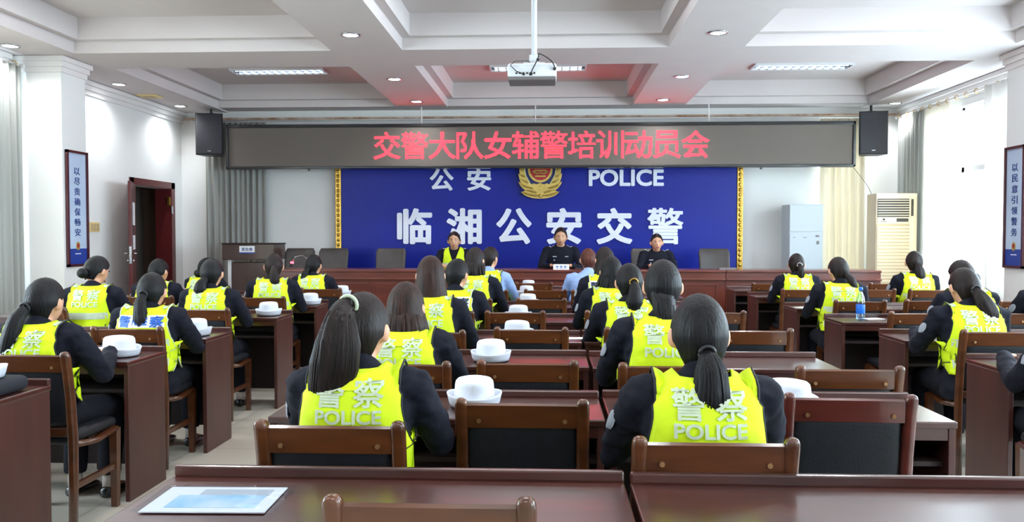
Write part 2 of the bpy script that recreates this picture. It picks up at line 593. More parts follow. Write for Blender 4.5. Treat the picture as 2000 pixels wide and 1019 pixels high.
curtain('curtain', 'thin cream curtain over the window before the door-side pillar', (-6.02, 6.0), (-6.02, 8.1), 0.1, 3.36, 16, 0.03, M['sheer'], seedv=7)


def rod(label, a, b, rings):
    t = thing('curtain_rod', label, 'curtain rod', a)
    d = Vector(b) - Vector(a)
    MB().cyl((0, 0, 0), d, 0.016, 10).build('pole', M['white_trim'], t, True)
    for e in ((0, 0, 0), d):
        MB().sphere(e, 0.03, 12, 8).build('finial', M['white_trim'], t, True)
    for k in range(rings):
        p = d * ((k + 0.5) / rings)
        ax = d.normalized()
        up = Vector((0, 0, 1))
        sd = ax.cross(up)
        MB().tube([p + up * 0.03 * math.cos(q * PI / 6) + sd * 0.03 * math.sin(q * PI / 6) for q in range(13)], 0.005, 6).build('curtain_ring', M['gold'], t, True)
    return t


rod('white curtain rod over the bright window', (5.46, 9.7, 3.30), (5.46, 13.25, 3.30), 14)
rod('white curtain rod end beside the door-side pillar', (-5.98, 6.0, 3.36), (-5.98, 9.08, 3.36), 10)


# ------------------------------------------------------------------ door
fr = MB()
fr.b2((XL - 0.25, DOOR1 - 0.02, 0.2), (XL + 0.02, DOOR1 + 0.10, DOORH + 0.1))
fr.b2((XL - 0.25, DOOR0 - 0.08, 0.2), (XL + 0.02, DOOR0 + 0.02, DOORH + 0.1))
fr.b2((XL - 0.25, DOOR0 - 0.08, DOORH), (XL + 0.02, DOOR1 + 0.10, DOORH + 0.1))
dr = struct('door_1', fr, M['door'], label='dark red door with its leaf standing open into the room')
th = R(24)
lf = MB().box((0, -0.45, 1.2), (0.045, 0.9, 1.98), 0.004).build('door_leaf', M['door'], dr)
lf.location = (XL + 0.03, DOOR0, 0)
lf.rotation_euler = (0, 0, th)
MB().box((0, -0.905, 1.18), (0.03, 0.012, 0.24), 0.003).build('lock_plate', M['chrome'], lf)
hd = MB()
for sx in (-1, 1):
    hd.cyl((sx * 0.02, -0.84, 1.2), (sx * 0.075, -0.84, 1.2), 0.011, 10)
    hd.cyl((sx * 0.07, -0.85, 1.2), (sx * 0.07, -0.73, 1.2), 0.010, 10)
    hd.cyl((sx * 0.02, -0.84, 1.1), (sx * 0.045, -0.84, 1.1), 0.018, 12)
hd.build('door_handle', M['chrome'], lf, True)
MB().box((0.026, -0.5, 1.75), (0.004, 0.42, 0.32)).build('notice', M['paper'], lf)
MB().box((0.026, -0.5, 1.35), (0.004, 0.42, 0.20)).build('notice', M['paper'], lf)
MB().box((XL + 0.028, DOOR1 - 0.02, 1.86), (0.012, 0.05, 0.12), 0.003).build('strike_plate', M['chrome'], dr)
MB().box((XL - 0.02, DOOR1 - 0.03, 2.0), (0.05, 0.03, 0.14), 0.004).build('door_closer', M['gold'], dr)
cor = MB()
cor.b2((-8.0, 10.6, 0), (XL - 0.25, 10.7, 3)).b2((-8.0, 13.5, 0), (XL - 0.25, 13.6, 3)).b2((-8.1, 10.6, 0), (-8.0, 13.6, 3)).b2((-8.0, 10.6, 2.9), (XL - 0.25, 13.6, 3.0)).b2((-8.0, 10.6, -0.1), (XL - 0.25, 13.6, 0))
cor.bm.free()
for lo, hi in (((-8.0, 10.6, 0), (XL - 0.25, 10.7, 3)), ((-8.0, 13.5, 0), (XL - 0.25, 13.6, 3)), ((-8.1, 10.6, 0), (-8.0, 13.6, 3)), ((-8.0, 10.6, 2.9), (XL - 0.25, 13.6, 3.0)), ((-8.0, 10.6, -0.1), (XL - 0.25, 13.6, 0))):
    struct('wall_corridor', MB().b2(lo, hi), M['corridor'])
tag(MB().b2((-6.75, 13.3, 0.0), (-6.5, 13.49, 2.3), 0.01).build('brown_panel', M['corridor_door']), 'brown door panel seen inside the dark corridor', 'panel')

# ------------------------------------------------------------------ lamps
dl = thing('downlight', 'x', 'ceiling light', (0, 0, -9))
MB().lathe([(0.10, 0.0), (0.10, -0.008), (0.082, -0.012), (0.078, 0.0)], seg=28).build('trim_ring', M['chrome'], dl, True)
MB().lathe([(0.079, -0.001), (0.078, -0.006), (0.04, -0.014), (0.001, -0.016)], seg=24).build('lamp_face', M['lamp_glow'], dl, True)


def spot(loc, power):
    ld = bpy.data.lights.new('downlight_beam', 'SPOT')
    ld.energy = power
    ld.spot_size = R(150)
    ld.spot_blend = 0.9
    ld.shadow_soft_size = 0.06
    ld.color = (0.96, 0.98, 1.0)
    o = bpy.data.objects.new('downlight_beam', ld)
    o.location = loc
    col.objects.link(o)


DL = [(-2.03, 8.30, ''), (-2.03, 10.64, ''), (-2.03, 12.40, ''), (1.68, 8.38, ''), (1.68, 10.64, ''), (1.68, 12.42, ''),
      (-5.80, 8.60, ''), (-5.80, 10.82, ''), (-5.80, 12.65, ''), (5.28, 12.9, '')]
names = ['lit round downlight nearest the projector pole on the door-side ceiling beam', 'second lit downlight along the door-side ceiling beam, before the red glow',
         'lit downlight at the far end of the door-side beam in the red glow', 'lit round downlight at the near end of the window-side ceiling beam',
         'second lit downlight along the window-side ceiling beam', 'lit downlight at the far end of the window-side beam in the red glow',
         'lit downlight cut by the picture edge above the curtain and pillar', 'lit downlight over the white wall just past the pillar',
         'lit downlight over the open door near the hanging loudspeaker', 'lit downlight in the soffit beside the window-side loudspeaker']
for i, (x, y, _) in enumerate(DL):
    if i == 0:
        dl.location = (x, y, ZB)
        dl['label'] = names[0]
        dl['group'] = 'recessed downlights'
    else:
        dup(dl, (x, y, ZB), 0, names[i], 'recessed downlights')
    spot((x, y, ZB - 0.03), DOWN_W)
for x in (-2.03, 1.68, -5.8, 5.28):
    for y in ((6.2, 3.6, 0.5) if abs(x) < 3 else (6.2, 3.6)):
        spot((x, y, ZB - 0.03), DOWN_W)
TR = [(-3.95, 11.85, 'lit fluorescent ceiling fitting nearest the door'), (-0.18, 11.78, 'fluorescent ceiling fitting behind the projector'), (3.55, 11.85, 'fluorescent ceiling fitting nearest the bright window')]
tr0 = thing('fluorescent_fitting', TR[0][2], 'ceiling light', (TR[0][0], TR[0][1], ZC), group='fluorescent ceiling fittings')
f_ = MB()
for sy in (-1, 1):
    f_.b2((-0.68, sy * 0.16 - 0.012, -0.03), (0.68, sy * 0.16 + 0.012, 0))
for sx in (-1, 1):
    f_.b2((sx * 0.68 - 0.012, -0.16, -0.03), (sx * 0.68 + 0.012, 0.16, 0))
f_.build('frame', M['steel_white'], tr0)
lv = MB()
for k in range(1, 12):
    x = -0.68 + 1.36 * k / 12
    lv.b2((x - 0.007, -0.15, -0.029), (x + 0.007, 0.15, -0.002))
lv.b2((-0.67, -0.003, -0.028), (0.67, 0.003, -0.002))
lv.build('louvre', M['louvre'], tr0)
for sy in (-0.08, 0.08):
    MB().cyl((-0.62, sy, -0.014), (0.62, sy, -0.014), 0.012, 10).build('tube', M['tube_glow'], tr0, True)
MB().b2((-0.67, -0.15, -0.003), (0.67, 0.15, -0.001)).build('reflector', M['louvre'], tr0)
for x, y, lb in TR[1:]:
    dup(tr0, (x, y, ZC), 0, lb)
for y in (7.4, 3.4, -0.6):
    for x in (-3.9, -0.18, 3.55):
        area_light('fluorescent_light', (x, y, ZC - 0.035), (0, 0, 0), 1.3, 0.28, TROFFER_W, (0.9, 0.96, 1.0))
# yellowed vent on the door-side soffit
v = thing('ceiling_vent', 'small yellowed square vent in the soffit between two downlights', 'vent', (-5.82, 11.72, ZB))
MB().b2((-0.14, -0.14, -0.02), (0.14, 0.14, -0.001), 0.006).build('cover', M['plastic_yellow'], v)
sl = MB()
for k in range(4):
    sl.b2((-0.08, -0.075 + k * 0.045, -0.026), (0.08, -0.055 + k * 0.045, -0.019))
sl.build('slat', M['ac_mid'], v)
sw = thing('wall_switch', 'yellowed switch plate on the white wall beside the poster', 'switch', (XL + 0.006, 10.75, 1.56))
MB().box((0, 0, 0), (0.012, 0.24, 0.13), 0.004).build('plate', M['plastic_yellow'], sw)
for k in (-1, 0, 1):
    MB().box((0.009, k * 0.07, 0), (0.008, 0.045, 0.09), 0.002).build('rocker', M['ac_mid'], sw)

# ------------------------------------------------------------------ LED sign
led = thing('led_screen', 'long black framed LED display with red Chinese lettering above the stage', 'led sign', (-0.24, 12.95, 2.855))
LW, LH = 9.84, 0.70
f_ = MB()
f_.b2((-LW / 2, -0.10, LH / 2 - 0.05), (LW / 2, 0.06, LH / 2), 0.008).b2((-LW / 2, -0.10, -LH / 2), (LW / 2, 0.06, -LH / 2 + 0.04), 0.008)
f_.b2((-LW / 2, -0.10, -LH / 2), (-LW / 2 + 0.04, 0.06, LH / 2), 0.008).b2((LW / 2 - 0.04, -0.10, -LH / 2), (LW / 2, 0.06, LH / 2), 0.008)
f_.b2((-LW / 2 + 0.02, 0.03, -LH / 2 + 0.02), (LW / 2 - 0.02, 0.06, LH / 2 - 0.02))
f_.build('frame', M['led_frame'], led)
MB().b2((-LW / 2 + 0.03, -0.075, -LH / 2 + 0.03), (LW / 2 - 0.03, 0.03, LH / 2 - 0.04)).build('screen', M['led_face'], led)
for x in (-3.6, 3.5):
    MB().b2((x - 0.012, -0.07, -LH / 2 - 0.03), (x + 0.012, -0.02, -LH / 2)).build('clip', M['led_frame'], led)
for x in (-1.8, 0, 2.7):
    MB().cyl((x, 0.0, LH / 2), (x, 0.0, 3.49 - 2.855), 0.012, 8).build('hanger', M['white_trim'], led, True)


def led_dots(chars, x0, pitch, zc, size, y, n=32):
    mb = MB()
    for ci, ch in enumerate(chars):
        me = fit_text(ch, size, size, 0.5, 0.006)
        bv = BVHTree.FromPolygons([v.co.copy() for v in me.vertices], [tuple(p.vertices) for p in me.polygons])
        bpy.data.meshes.remove(me)
        st_ = size / n
        for i in range(n):
            for j in range(n):
                x, z = -size / 2 + (i + .5) * st_, -size / 2 + (j + .5) * st_
                if bv.ray_cast(Vector((x, -5, z)), Vector((0, 1, 0)))[0] is not None:
                    cx, cz, h = x0 + ci * pitch + x, zc + z, st_ * 0.44
                    vs = [mb.bm.verts.new((cx + a * h, y, cz + b * h)) for a, b in ((-1, -1), (1, -1), (1, 1), (-1, 1))]
                    mb.bm.faces.new(vs)
    return mb


CH = '交警大队女辅警培训动员会'
led_dots(CH, -2.63 + 0.24 + 0.05, 0.4385, 0.01, 0.425, -0.078).build('lettering', M['led_dot'], led)

# ------------------------------------------------------------------ blue wall, letters, emblem
wallp = thing('blue_wall_panel', 'large glossy blue panel with white letters on the back wall', 'wall panel', (-0.22, 13.34, 0.2))
MB().b2((-3.2, -0.06, 0), (3.2, 0.05, 2.75), 0.004).build('panel', M['blue'], wallp)
for sx in (-1, 1):
    g_ = MB().b2((sx * 3.2, -0.075, 0), (sx * 3.295, 0.05, 2.75), 0.008)
    for k in range(34):
        g_.sphere((sx * 3.248, -0.078, 0.06 + k * 0.08), (0.028, 0.012, 0.034), 8, 6)
    g_.build('gold_border', M['gold'], wallp)


def wall_letters(s, cx, cz, w, h, off, name='lettering'):
    me = fit_text(s, w, h, 0.05, off)
    me.materials.append(M['letter'])
    o = link(name, me, wallp)
    o.location = (cx - wallp.location.x, -0.062, cz - 0.2)
    return o


for ch, x in zip('临湘公安交警', (-2.21, -1.40, -0.59, 0.22, 1.03, 1.84)):
    wall_letters(ch, x, 1.60, 0.575, 0.585, 0.013 if ch == '警' else 0.024)
for ch, x in zip('公安', (-1.765, -1.155)):
    wall_letters(ch, x, 2.355, 0.39, 0.36, 0.02)
wall_letters('POLICE', 1.215, 2.375, 1.20, 0.27, 0.022)
em = thing('police_emblem', 'gold wreathed police emblem with red centre on the blue wall', 'emblem', (-0.165, 13.235, 2.42))
def ec(pts):
    return [((x - 710) * 0.00065, 0.135 - (y - 80) * 0.00065) for x, y in pts]


inner = [(1110, 80), (1070, 300), (950, 520), (710, 735), (470, 520), (350, 300), (310, 80), (330, -150), (420, -330), (710, -400), (1000, -330), (1090, -150)]
MB().prism(ec(inner), 'y', -0.02, 0.03).build('shield', M['emblem_blue'], em)
MB().tube([(x, -0.03, z) for x, z in ec(inner + inner[:1])], 0.009, 8).build('shield_rim', M['silver'], em, True)
MB().prism([(0.20 * math.cos(2 * PI * k / 40), 0.10 + 0.22 * math.sin(2 * PI * k / 40)) for k in range(40)], 'y', -0.032, -0.01).build('rim', M['emblem_gold'], em)
MB().prism([(0.165 * math.cos(2 * PI * k / 40), 0.10 + 0.185 * math.sin(2 * PI * k / 40)) for k in range(40)], 'y', -0.04, -0.02).build('red_disc', M['emblem_red'], em)
gt = MB()
gt.box((0, -0.045, 0.115), (0.16, 0.012, 0.035), 0.006).box((0, -0.045, 0.145), (0.10, 0.012, 0.028), 0.006)
gt.box((0, -0.045, 0.07), (0.20, 0.012, 0.022), 0.005)
gt.tube([(-0.12, -0.045, 0.06), (-0.06, -0.045, 0.02), (0, -0.045, 0.035), (0.06, -0.045, 0.02), (0.12, -0.045, 0.06)], 0.014, 8)
gt.box((0, -0.045, -0.02), (0.17, 0.012, 0.025), 0.006)
for k in range(5):
    gt.sphere((-0.08 + 0.04 * k, -0.045, 0.2 + 0.02 * (2 - abs(k - 2))), (0.014, 0.008, 0.014), 8, 6)
gt.build('gate_motif', M['emblem_gold'], em)
MB().prism([(-0.155, -0.155), (-0.11, -0.135), (-0.055, -0.15), (0, -0.125), (0.055, -0.15), (0.11, -0.135), (0.155, -0.155), (0.0, -0.288)], 'y', -0.038, 0.0).build('base_wedge', M['emblem_gold'], em)


outer = [(710, 872), (830, 866), (930, 850), (1020, 822), (1100, 785), (1185, 705), (1110, 690), (1085, 660), (1150, 610), (1210, 540), (1250, 450), (1190, 470), (1225, 380), (1252, 245), (1215, 265), (1228, 160), (1195, 70), (1150, -90), (1080, -220), (1000, -330), (1090, -150), (1110, 80), (1070, 300), (950, 520), (710, 735)]
for sx in (-1, 1):
    wb = MB()
    wb.prism([(sx * x, z) for x, z in ec(outer)], 'y', -0.04, 0.02)
    for ln in (((740, 800), (900, 790), (1080, 740), (1160, 712)), ((800, 720), (930, 690), (1060, 660)), ((900, 620), (1040, 590), (1150, 545), (1225, 470)), ((1010, 480), (1110, 440), (1195, 380)), ((1080, 330), (1160, 310), (1235, 262)), ((1120, 160), (1180, 150), (1215, 150))):
        wb.tube([(sx * x, -0.042, z) for x, z in ec(ln)], [0.012] + [0.017] * (len(ln) - 2) + [0.006], 8)
    wb.build('wreath', M['emblem_gold'], em)
MB().sphere((0, -0.05, -0.335), (0.028, 0.02, 0.03), 10, 8).build('knot', M['emblem_gold'], em, True)

# ------------------------------------------------------------------ loudspeakers
sp = thing('loudspeaker', 'black loudspeaker hanging on the door side of the LED screen', 'loudspeaker', (-5.45, 13.0, 3.06), R(10), group='wall loudspeakers')
MB().prism([(-0.21, -0.16), (0.21, -0.16), (0.14, 0.14), (-0.14, 0.14)], 'z', -0.33, 0.33).build('cabinet', M['black_plastic'], sp)
MB().box((0, -0.17, 0), (0.39, 0.02, 0.63), 0.008).build('grille', M['speaker'], sp)
MB().box((0, -0.182, -0.27), (0.05, 0.004, 0.012)).build('badge', M['chrome'], sp)
MB().cyl((0, 0, 0.33), (0, 0, 0.44), 0.02, 10).box((0, 0, 0.34), (0.14, 0.08, 0.02)).build('bracket', M['black_plastic'], sp)
dup(sp, (4.96, 13.0, 3.02), R(-8), 'black loudspeaker hanging on the window side of the LED screen')

# ------------------------------------------------------------------ projector on its pole
pj = thing('projector', 'white projector hanging upside down from a white ceiling pole', 'projector', (-0.155, 7.0, 2.80))
MB().box((0, 0, 0.015), (0.41, 0.30, 0.115), 0.022).build('body', M['projector'], pj, True)
MB().box((0, 0.0, -0.052), (0.40, 0.29, 0.03), 0.008).build('base_plate', M['projector_base'], pj)
sk = MB()
for k in range(6):
    sk.box((-0.13 + k * 0.03, -0.152, -0.012), (0.014, 0.006, 0.014))
sk.cyl((-0.07, -0.151, -0.02), (-0.07, -0.156, -0.02), 0.012, 10).cyl((-0.01, -0.151, -0.02), (-0.01, -0.156, -0.02), 0.014, 10)
sk.build('socket_panel', M['black_plastic'], pj)
MB().tube([(0.015, 0, 0.07), (0.015, 0, ZC - 2.80)], 0.024, 14).build('pole', M['steel_white'], pj, True)
MB().box((0.015, 0, 0.14), (0.08, 0.08, 0.05), 0.006).box((0.015, 0, 0.085), (0.18, 0.16, 0.015), 0.003).build('mount', M['steel_white'], pj)
cb = []
for k in range(25):
    t = k / 24
    cb.append((-0.01 + 0.19 * t + 0.02 * math.sin(t * 9), -0.165 - 0.03 * math.sin(PI * t), -0.02 + 0.19 * math.sin(PI * t ** 0.8) * (0.75) + 0.04 * t))
MB().tube(cb, 0.005, 8).sphere(cb[-1], 0.015, 10, 8).sphere((0.05, -0.19, 0.09), 0.014, 10, 8).build('cable', M['black_plastic'], pj, True)
MB().tube([(-0.07, -0.16, -0.02), (-0.13, -0.18, 0.0), (-0.18, -0.17, 0.05), (-0.14, -0.16, 0.085), (-0.04, -0.1, 0.10), (0.01, -0.03, 0.09)], 0.004, 8).build('cable', M['black_plastic'], pj, True)

# ------------------------------------------------------------------ posters
def poster(x, y0, y1, z0, z1, s_, words, label):
    t = thing('poster', label, 'poster', (x, (y0 + y1) / 2, (z0 + z1) / 2))
    t.rotation_euler = (0, 0, R(90) if s_ > 0 else R(-90))    # local -Y faces the room
    w_, h_ = y1 - y0, z1 - z0
    b = 0.03
    f = MB().b2((-w_ / 2, -0.03, h_ / 2 - b), (w_ / 2, 0.0, h_ / 2)).b2((-w_ / 2, -0.03, -h_ / 2), (w_ / 2, 0.0, -h_ / 2 + b))
    f.b2((-w_ / 2, -0.03, -h_ / 2), (-w_ / 2 + b, 0, h_ / 2)).b2((w_ / 2 - b, -0.03, -h_ / 2), (w_ / 2, 0, h_ / 2))
    f.build('frame', M['poster_frame'], t)
    MB().b2((-w_ / 2 + b, -0.012, -h_ / 2 + b), (w_ / 2 - b, -0.004, h_ / 2 - b)).build('print', M['poster'], t)
    zb = -h_ / 2 + 0.21
    MB().b2((-w_ / 2 + b, -0.014, -h_ / 2 + b), (w_ / 2 - b, -0.01, zb)).build('blue_band', M['poster_blue'], t)
    n = len(words)
    for k, ch in enumerate(words):
        me = fit_text(ch, 0.115, 0.088, 0.003, 0.008)
        me.materials.append(M['ink'])
        o = link('character', me, t)
        o.location = (0, -0.0145, h_ / 2 - 0.235 - k * 0.119)
    bd = MB().prism([(0.036 * math.cos(2 * PI * k / 20), zb + 0.03 + 0.05 * math.sin(2 * PI * k / 20)) for k in range(20)], 'y', -0.018, -0.012)
    bd.build('badge', M['emblem_gold'], t)
    MB().prism([(0.02 * math.cos(2 * PI * k / 16), zb + 0.035 + 0.026 * math.sin(2 * PI * k / 16)) for k in range(16)], 'y', -0.02, -0.017).build('badge_centre', M['emblem_red'], t)
    dsh = MB()
    for k in range(6):
        dsh.box((-0.05 + k * 0.02, -0.0145, zb - 0.06), (0.012, 0.002, 0.012))
    dsh.build('small_print', M['letter'], t)
    return t


poster(-5.555, 9.16, 9.585, 1.08, 2.43, 1, '以尽责确保畅安', 'tall framed poster with blue Chinese characters on the pillar beside the open door')
poster(5.145, 9.14, 9.53, 1.08, 2.43, -1, '以民意引领警务', 'tall framed poster with blue Chinese characters on the pillar by the bright window')

# ------------------------------------------------------------------ air conditioner, cabinet
ac = thing('air_conditioner', 'aged cream standing air conditioner before the window curtain', 'air conditioner', (5.11, 12.55, 0.2))
MB().box((0.0, 0, 0.935), (0.60, 0.36, 1.87), 0.012).build('cabinet', M['ac'], ac)
MB().box((-0.05, -0.182, 1.655), (0.46, 0.01, 0.27)).build('outlet', M['ac_dark'], ac)
for k in range(7):
    MB().box((-0.05, -0.192, 1.545 + k * 0.037), (0.46, 0.014, 0.012), 0.003, Matrix.Rotation(R(20), 3, 'X')).build('louvre', M['ac'], ac)
MB().box((0.225, -0.184, 1.66), (0.03, 0.01, 0.25)).build('side_slot', M['ac_dark'], ac)
MB().box((-0.05, -0.184, 1.475), (0.46, 0.012, 0.09), 0.004).build('control_panel', M['ac'], ac)
MB().box((0.08, -0.192, 1.475), (0.17, 0.004, 0.05)).build('display', M['ac_dark'], ac)
MB().cyl((-0.19, -0.19, 1.485), (-0.19, -0.194, 1.485), 0.018, 12).box((-0.19, -0.192, 1.455), (0.09, 0.004, 0.008)).build('logo', M['ac_dark'], ac)
for k in range(24):
    MB().box((-0.05, -0.185, 0.22 + k * 0.05), (0.47, 0.016, 0.03), 0.004, Matrix.Rotation(R(14), 3, 'X')).build('intake_slat', M['ac'], ac)
MB().box((-0.05, -0.1815, 0.8), (0.47, 0.004, 1.24)).build('intake_grille', M['ac_mid'], ac)
cbn = thing('metal_cabinet', 'narrow pale grey cabinet beside the blue wall panel', 'cabinet', (3.94, 13.05, 0.2))
MB().box((0, 0, 0.865), (0.52, 0.40, 1.73), 0.01).build('body', M['cabinet'], cbn)
d1 = MB().box((-0.01, -0.205, 1.51), (0.48, 0.014, 0.40), 0.004).build('door', M['cabinet'], cbn)
d2 = MB().box((-0.01, -0.205, 0.66), (0.48, 0.014, 1.26), 0.004).build('door', M['cabinet'], cbn)
MB().box((0.17, -0.218, 1.24), (0.05, 0.014, 0.025)).box((0.18, -0.218, 1.14), (0.03, 0.014, 0.05)).build('latch', M['projector_base'], d2)
MB().box((-0.18, -0.214, 1.22), (0.035, 0.005, 0.008)).box((-0.02, -0.214, 1.22), (0.06, 0.005, 0.008)).build('vent_slot', M['projector_base'], d2)
tag(MB().tube([(4.64, 12.98, 2.56), (4.70, 12.95, 2.48), (4.78, 12.92, 2.36), (4.9, 12.92, 2.2), (4.98, 12.95, 2.05)], 0.004, 6).build('hanging_cable', M['black_plastic'], None, True), 'thin dark cable hanging from the window-side end of the LED screen', 'cable')

# ------------------------------------------------------------------ head table, lectern, office chairs
TW = 2.085
ht = thing('head_table', 'x', 'table', (0, 0, -9), group='head table units on the stage')
MB().box((0, 0.02, 0.755), (TW - 0.004, 0.62, 0.035), 0.008).build('top', M['podium'], ht)
MB().box((0, -0.25, 0.69), (TW - 0.006, 0.03, 0.10), 0.004).build('front_board', M['podium'], ht)
MB().box((0, -0.275, 0.645), (TW - 0.006, 0.07, 0.025), 0.006).build('ledge', M['podium'], ht)
MB().box((0, -0.24, 0.32), (TW - 0.006, 0.03, 0.63)).build('front_panel', M['podium'], ht)
pm = MB()
for k in range(3):
    x0, x1 = -TW / 2 + 0.06 + k * 0.66, -TW / 2 + 0.06 + k * 0.66 + 0.60
    for lo, hi in (((x0, -0.265, 0.56), (x1, -0.25, 0.585)), ((x0, -0.265, 0.1), (x1, -0.25, 0.125)), ((x0, -0.265, 0.1), (x0 + 0.025, -0.25, 0.585)), ((x1 - 0.025, -0.265, 0.1), (x1, -0.25, 0.585))):
        pm.b2(lo, hi, 0.003)
pm.build('panel_moulding', M['podium'], ht)
for sx in (-1, 1):
    MB().b2((sx * (TW / 2 - 0.03), -0.22, 0), (sx * (TW / 2 - 0.004), 0.31, 0.737)).build('side_panel', M['podium'], ht)
for k, lb in enumerate(('reddish head table unit at the lectern end of the stage', 'reddish head table unit before the officer in the yellow vest', 'reddish head table unit with the white name plate in front of the speaking officer', 'reddish head table unit before the woman officer and the empty chair')):
    loc = (-3.86 + TW * (k + 0.5), 11.58, 0.2)
    if k == 0:
        ht.location = loc
        ht['label'] = lb
    else:
        dup(ht, loc, 0, lb)
le = thing('lectern', 'dark brown lectern with a white sign at the door side of the stage', 'lectern', (-4.56, 12.45, 0.2))
MB().box((0, 0, 0.42), (0.66, 0.42, 0.84), 0.008).build('body', M['lectern'], le)
MB().box((0, -0.02, 1.0), (0.80, 0.52, 0.24), 0.01).build('upper_box', M['lectern'], le)
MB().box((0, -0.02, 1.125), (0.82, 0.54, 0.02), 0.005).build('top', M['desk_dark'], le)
MB().box((-0.31, -0.2, 0.44), (0.05, 0.05, 0.88)).build('pale_post', M['steel_white'], le)
MB().box((-0.015, -0.284, 1.035), (0.235, 0.006, 0.11)).build('sign', M['paper'], le)
MB().box((-0.015, -0.285, 0.985), (0.235, 0.005, 0.02)).build('sign_edge', M['poster_blue'], le)
me = fit_text('发言席', 0.17, 0.052, 0.003, 0.01)
me.materials.append(M['ink'])
link('sign_lettering', me, le, (-0.015, -0.289, 1.04))

oc = thing('office_chair', 'x', 'chair', (0, 0, -9), group='leather chairs on the stage')
rows = []
for j in range(11):
    t = j / 10
    z = 0.50 + 0.55 * t
    wv = 0.235 * (1 - 0.06 * (1 - t)) * (1 if t < 0.9 else 1 - 0.5 * ((t - 0.9) / 0.1) ** 2 * 0.25)
    yb = 0.20 + 0.10 * t + 0.03 * t * t
    ring = []
    for k in range(24):
        a = 2 * PI * k / 24
        c, s_ = math.cos(a), math.sin(a)
        x = wv * math.copysign(abs(c) ** 0.35, c)
        y = yb + 0.045 * (0.6 if j in (0, 10) else 1) * math.copysign(abs(s_) ** 0.6, s_) + 0.10 * (x / wv) ** 2 * -0.5
        ring.append((x, y, z))
    rows.append(ring)
MB().loft(rows).build('backrest', M['office_leather'], oc, True)
gr_ = MB()
for z in (0.70, 0.76):
    gr_.tube([(0.16 * q / 4, 0.175 + 0.20 * (z - 0.5), z) for q in range(-4, 5)], 0.008, 8)
gr_.build('backrest_seam', M['leather'], oc, True)
MB().box((0, 0.0, 0.45), (0.48, 0.47, 0.11), 0.04, seg=3).build('seat', M['office_leather'], oc, True)
for sx in (-1, 1):
    MB().box((sx * 0.265, 0.0, 0.64), (0.05, 0.34, 0.04), 0.015).build('armrest', M['leather'], oc, True)
    MB().tube([(sx * 0.265, 0.18, 0.625), (sx * 0.265, 0.2, 0.3), (sx * 0.265, 0.2, 0.02), (sx * 0.265, -0.22, 0.02), (sx * 0.265, -0.18, 0.3), (sx * 0.265, -0.14, 0.625)], 0.015, 8).build('leg', M['chrome'], oc, True)
MB().cyl((-0.265, 0.2, 0.38), (0.265, 0.2, 0.38), 0.012, 8).build('cross_bar', M['chrome'], oc, True)
OCH = [(-3.90, 12.35, 'dark brown leather chair nearest the lectern'), (-3.36, 12.32, 'dark leather chair at the edge of the blue panel by the lectern'), (-2.45, 12.25, 'empty grey brown leather chair before the blue panel beside the vested officer'),
       (1.47, 12.45, 'leather chair the woman officer sits in'), (2.47, 12.25, 'empty grey brown leather chair at the window end of the head table')]
for k, (x, y, lb) in enumerate(OCH):
    if k == 0:
        oc.location = (x, y, 0.2)
        oc['label'] = lb
    else:
        dup(oc, (x, y, 0.2), 0, lb)
np_ = thing('name_plate', 'small white name plate with blue writing on the head table', 'name plate', (0.15, 11.42, 0.972))
MB().prism([(-0.04, 0), (0.04, 0), (0.0, 0.075)], 'x', -0.11, 0.11).build('plate', M['paper'], np_)
nk = MB()
for k in range(3):
    for j in range(3):
        nk.box((-0.055 + k * 0.055, -0.028 + j * 0.006, 0.022 + j * 0.013), (0.038, 0.004, 0.006))
    nk.box((-0.055 + k * 0.055, -0.022, 0.036), (0.007, 0.004, 0.04))
nk.build('writing', M['patch_blue'], np_)
tag(MB().box((0.48, 11.5, 0.983), (0.26, 0.18, 0.022), 0.004).build('document_case', M['black_plastic']), 'dark flat document case on the head table beside the name plate', 'document')
tag(MB().box((1.5, 11.5, 0.985), (0.24, 0.16, 0.025), 0.004).build('document_case', M['black_plastic']), 'dark flat document case on the head table before the woman officer', 'document')
tag(MB().box((2.45, 11.5, 0.985), (0.24, 0.14, 0.03), 0.004).build('document_case', M['projector_base']), 'grey document tray on the head table before the empty window-end chair', 'document')
mi = thing('microphone', 'gooseneck microphone with a red ring on the lectern end of the head table', 'microphone', (-3.45, 11.6, 0.972))
MB().box((0, 0, 0.02), (0.14, 0.12, 0.04), 0.012).build('base', M['black_plastic'], mi)
MB().tube([(0, 0, 0.03), (-0.02, 0, 0.13), (-0.10, -0.01, 0.19), (-0.2, -0.02, 0.17), (-0.25, -0.02, 0.09)], 0.006, 8).build('gooseneck', M['chrome'], mi, True)
MB().cyl((-0.25, -0.02, 0.09), (-0.265, -0.022, 0.03), 0.018, 12).build('capsule', M['black_plastic'], mi, True)
MB().cyl((-0.248, -0.02, 0.098), (-0.252, -0.02, 0.075), 0.024, 14).build('light_ring', M['red_light'], mi, True)

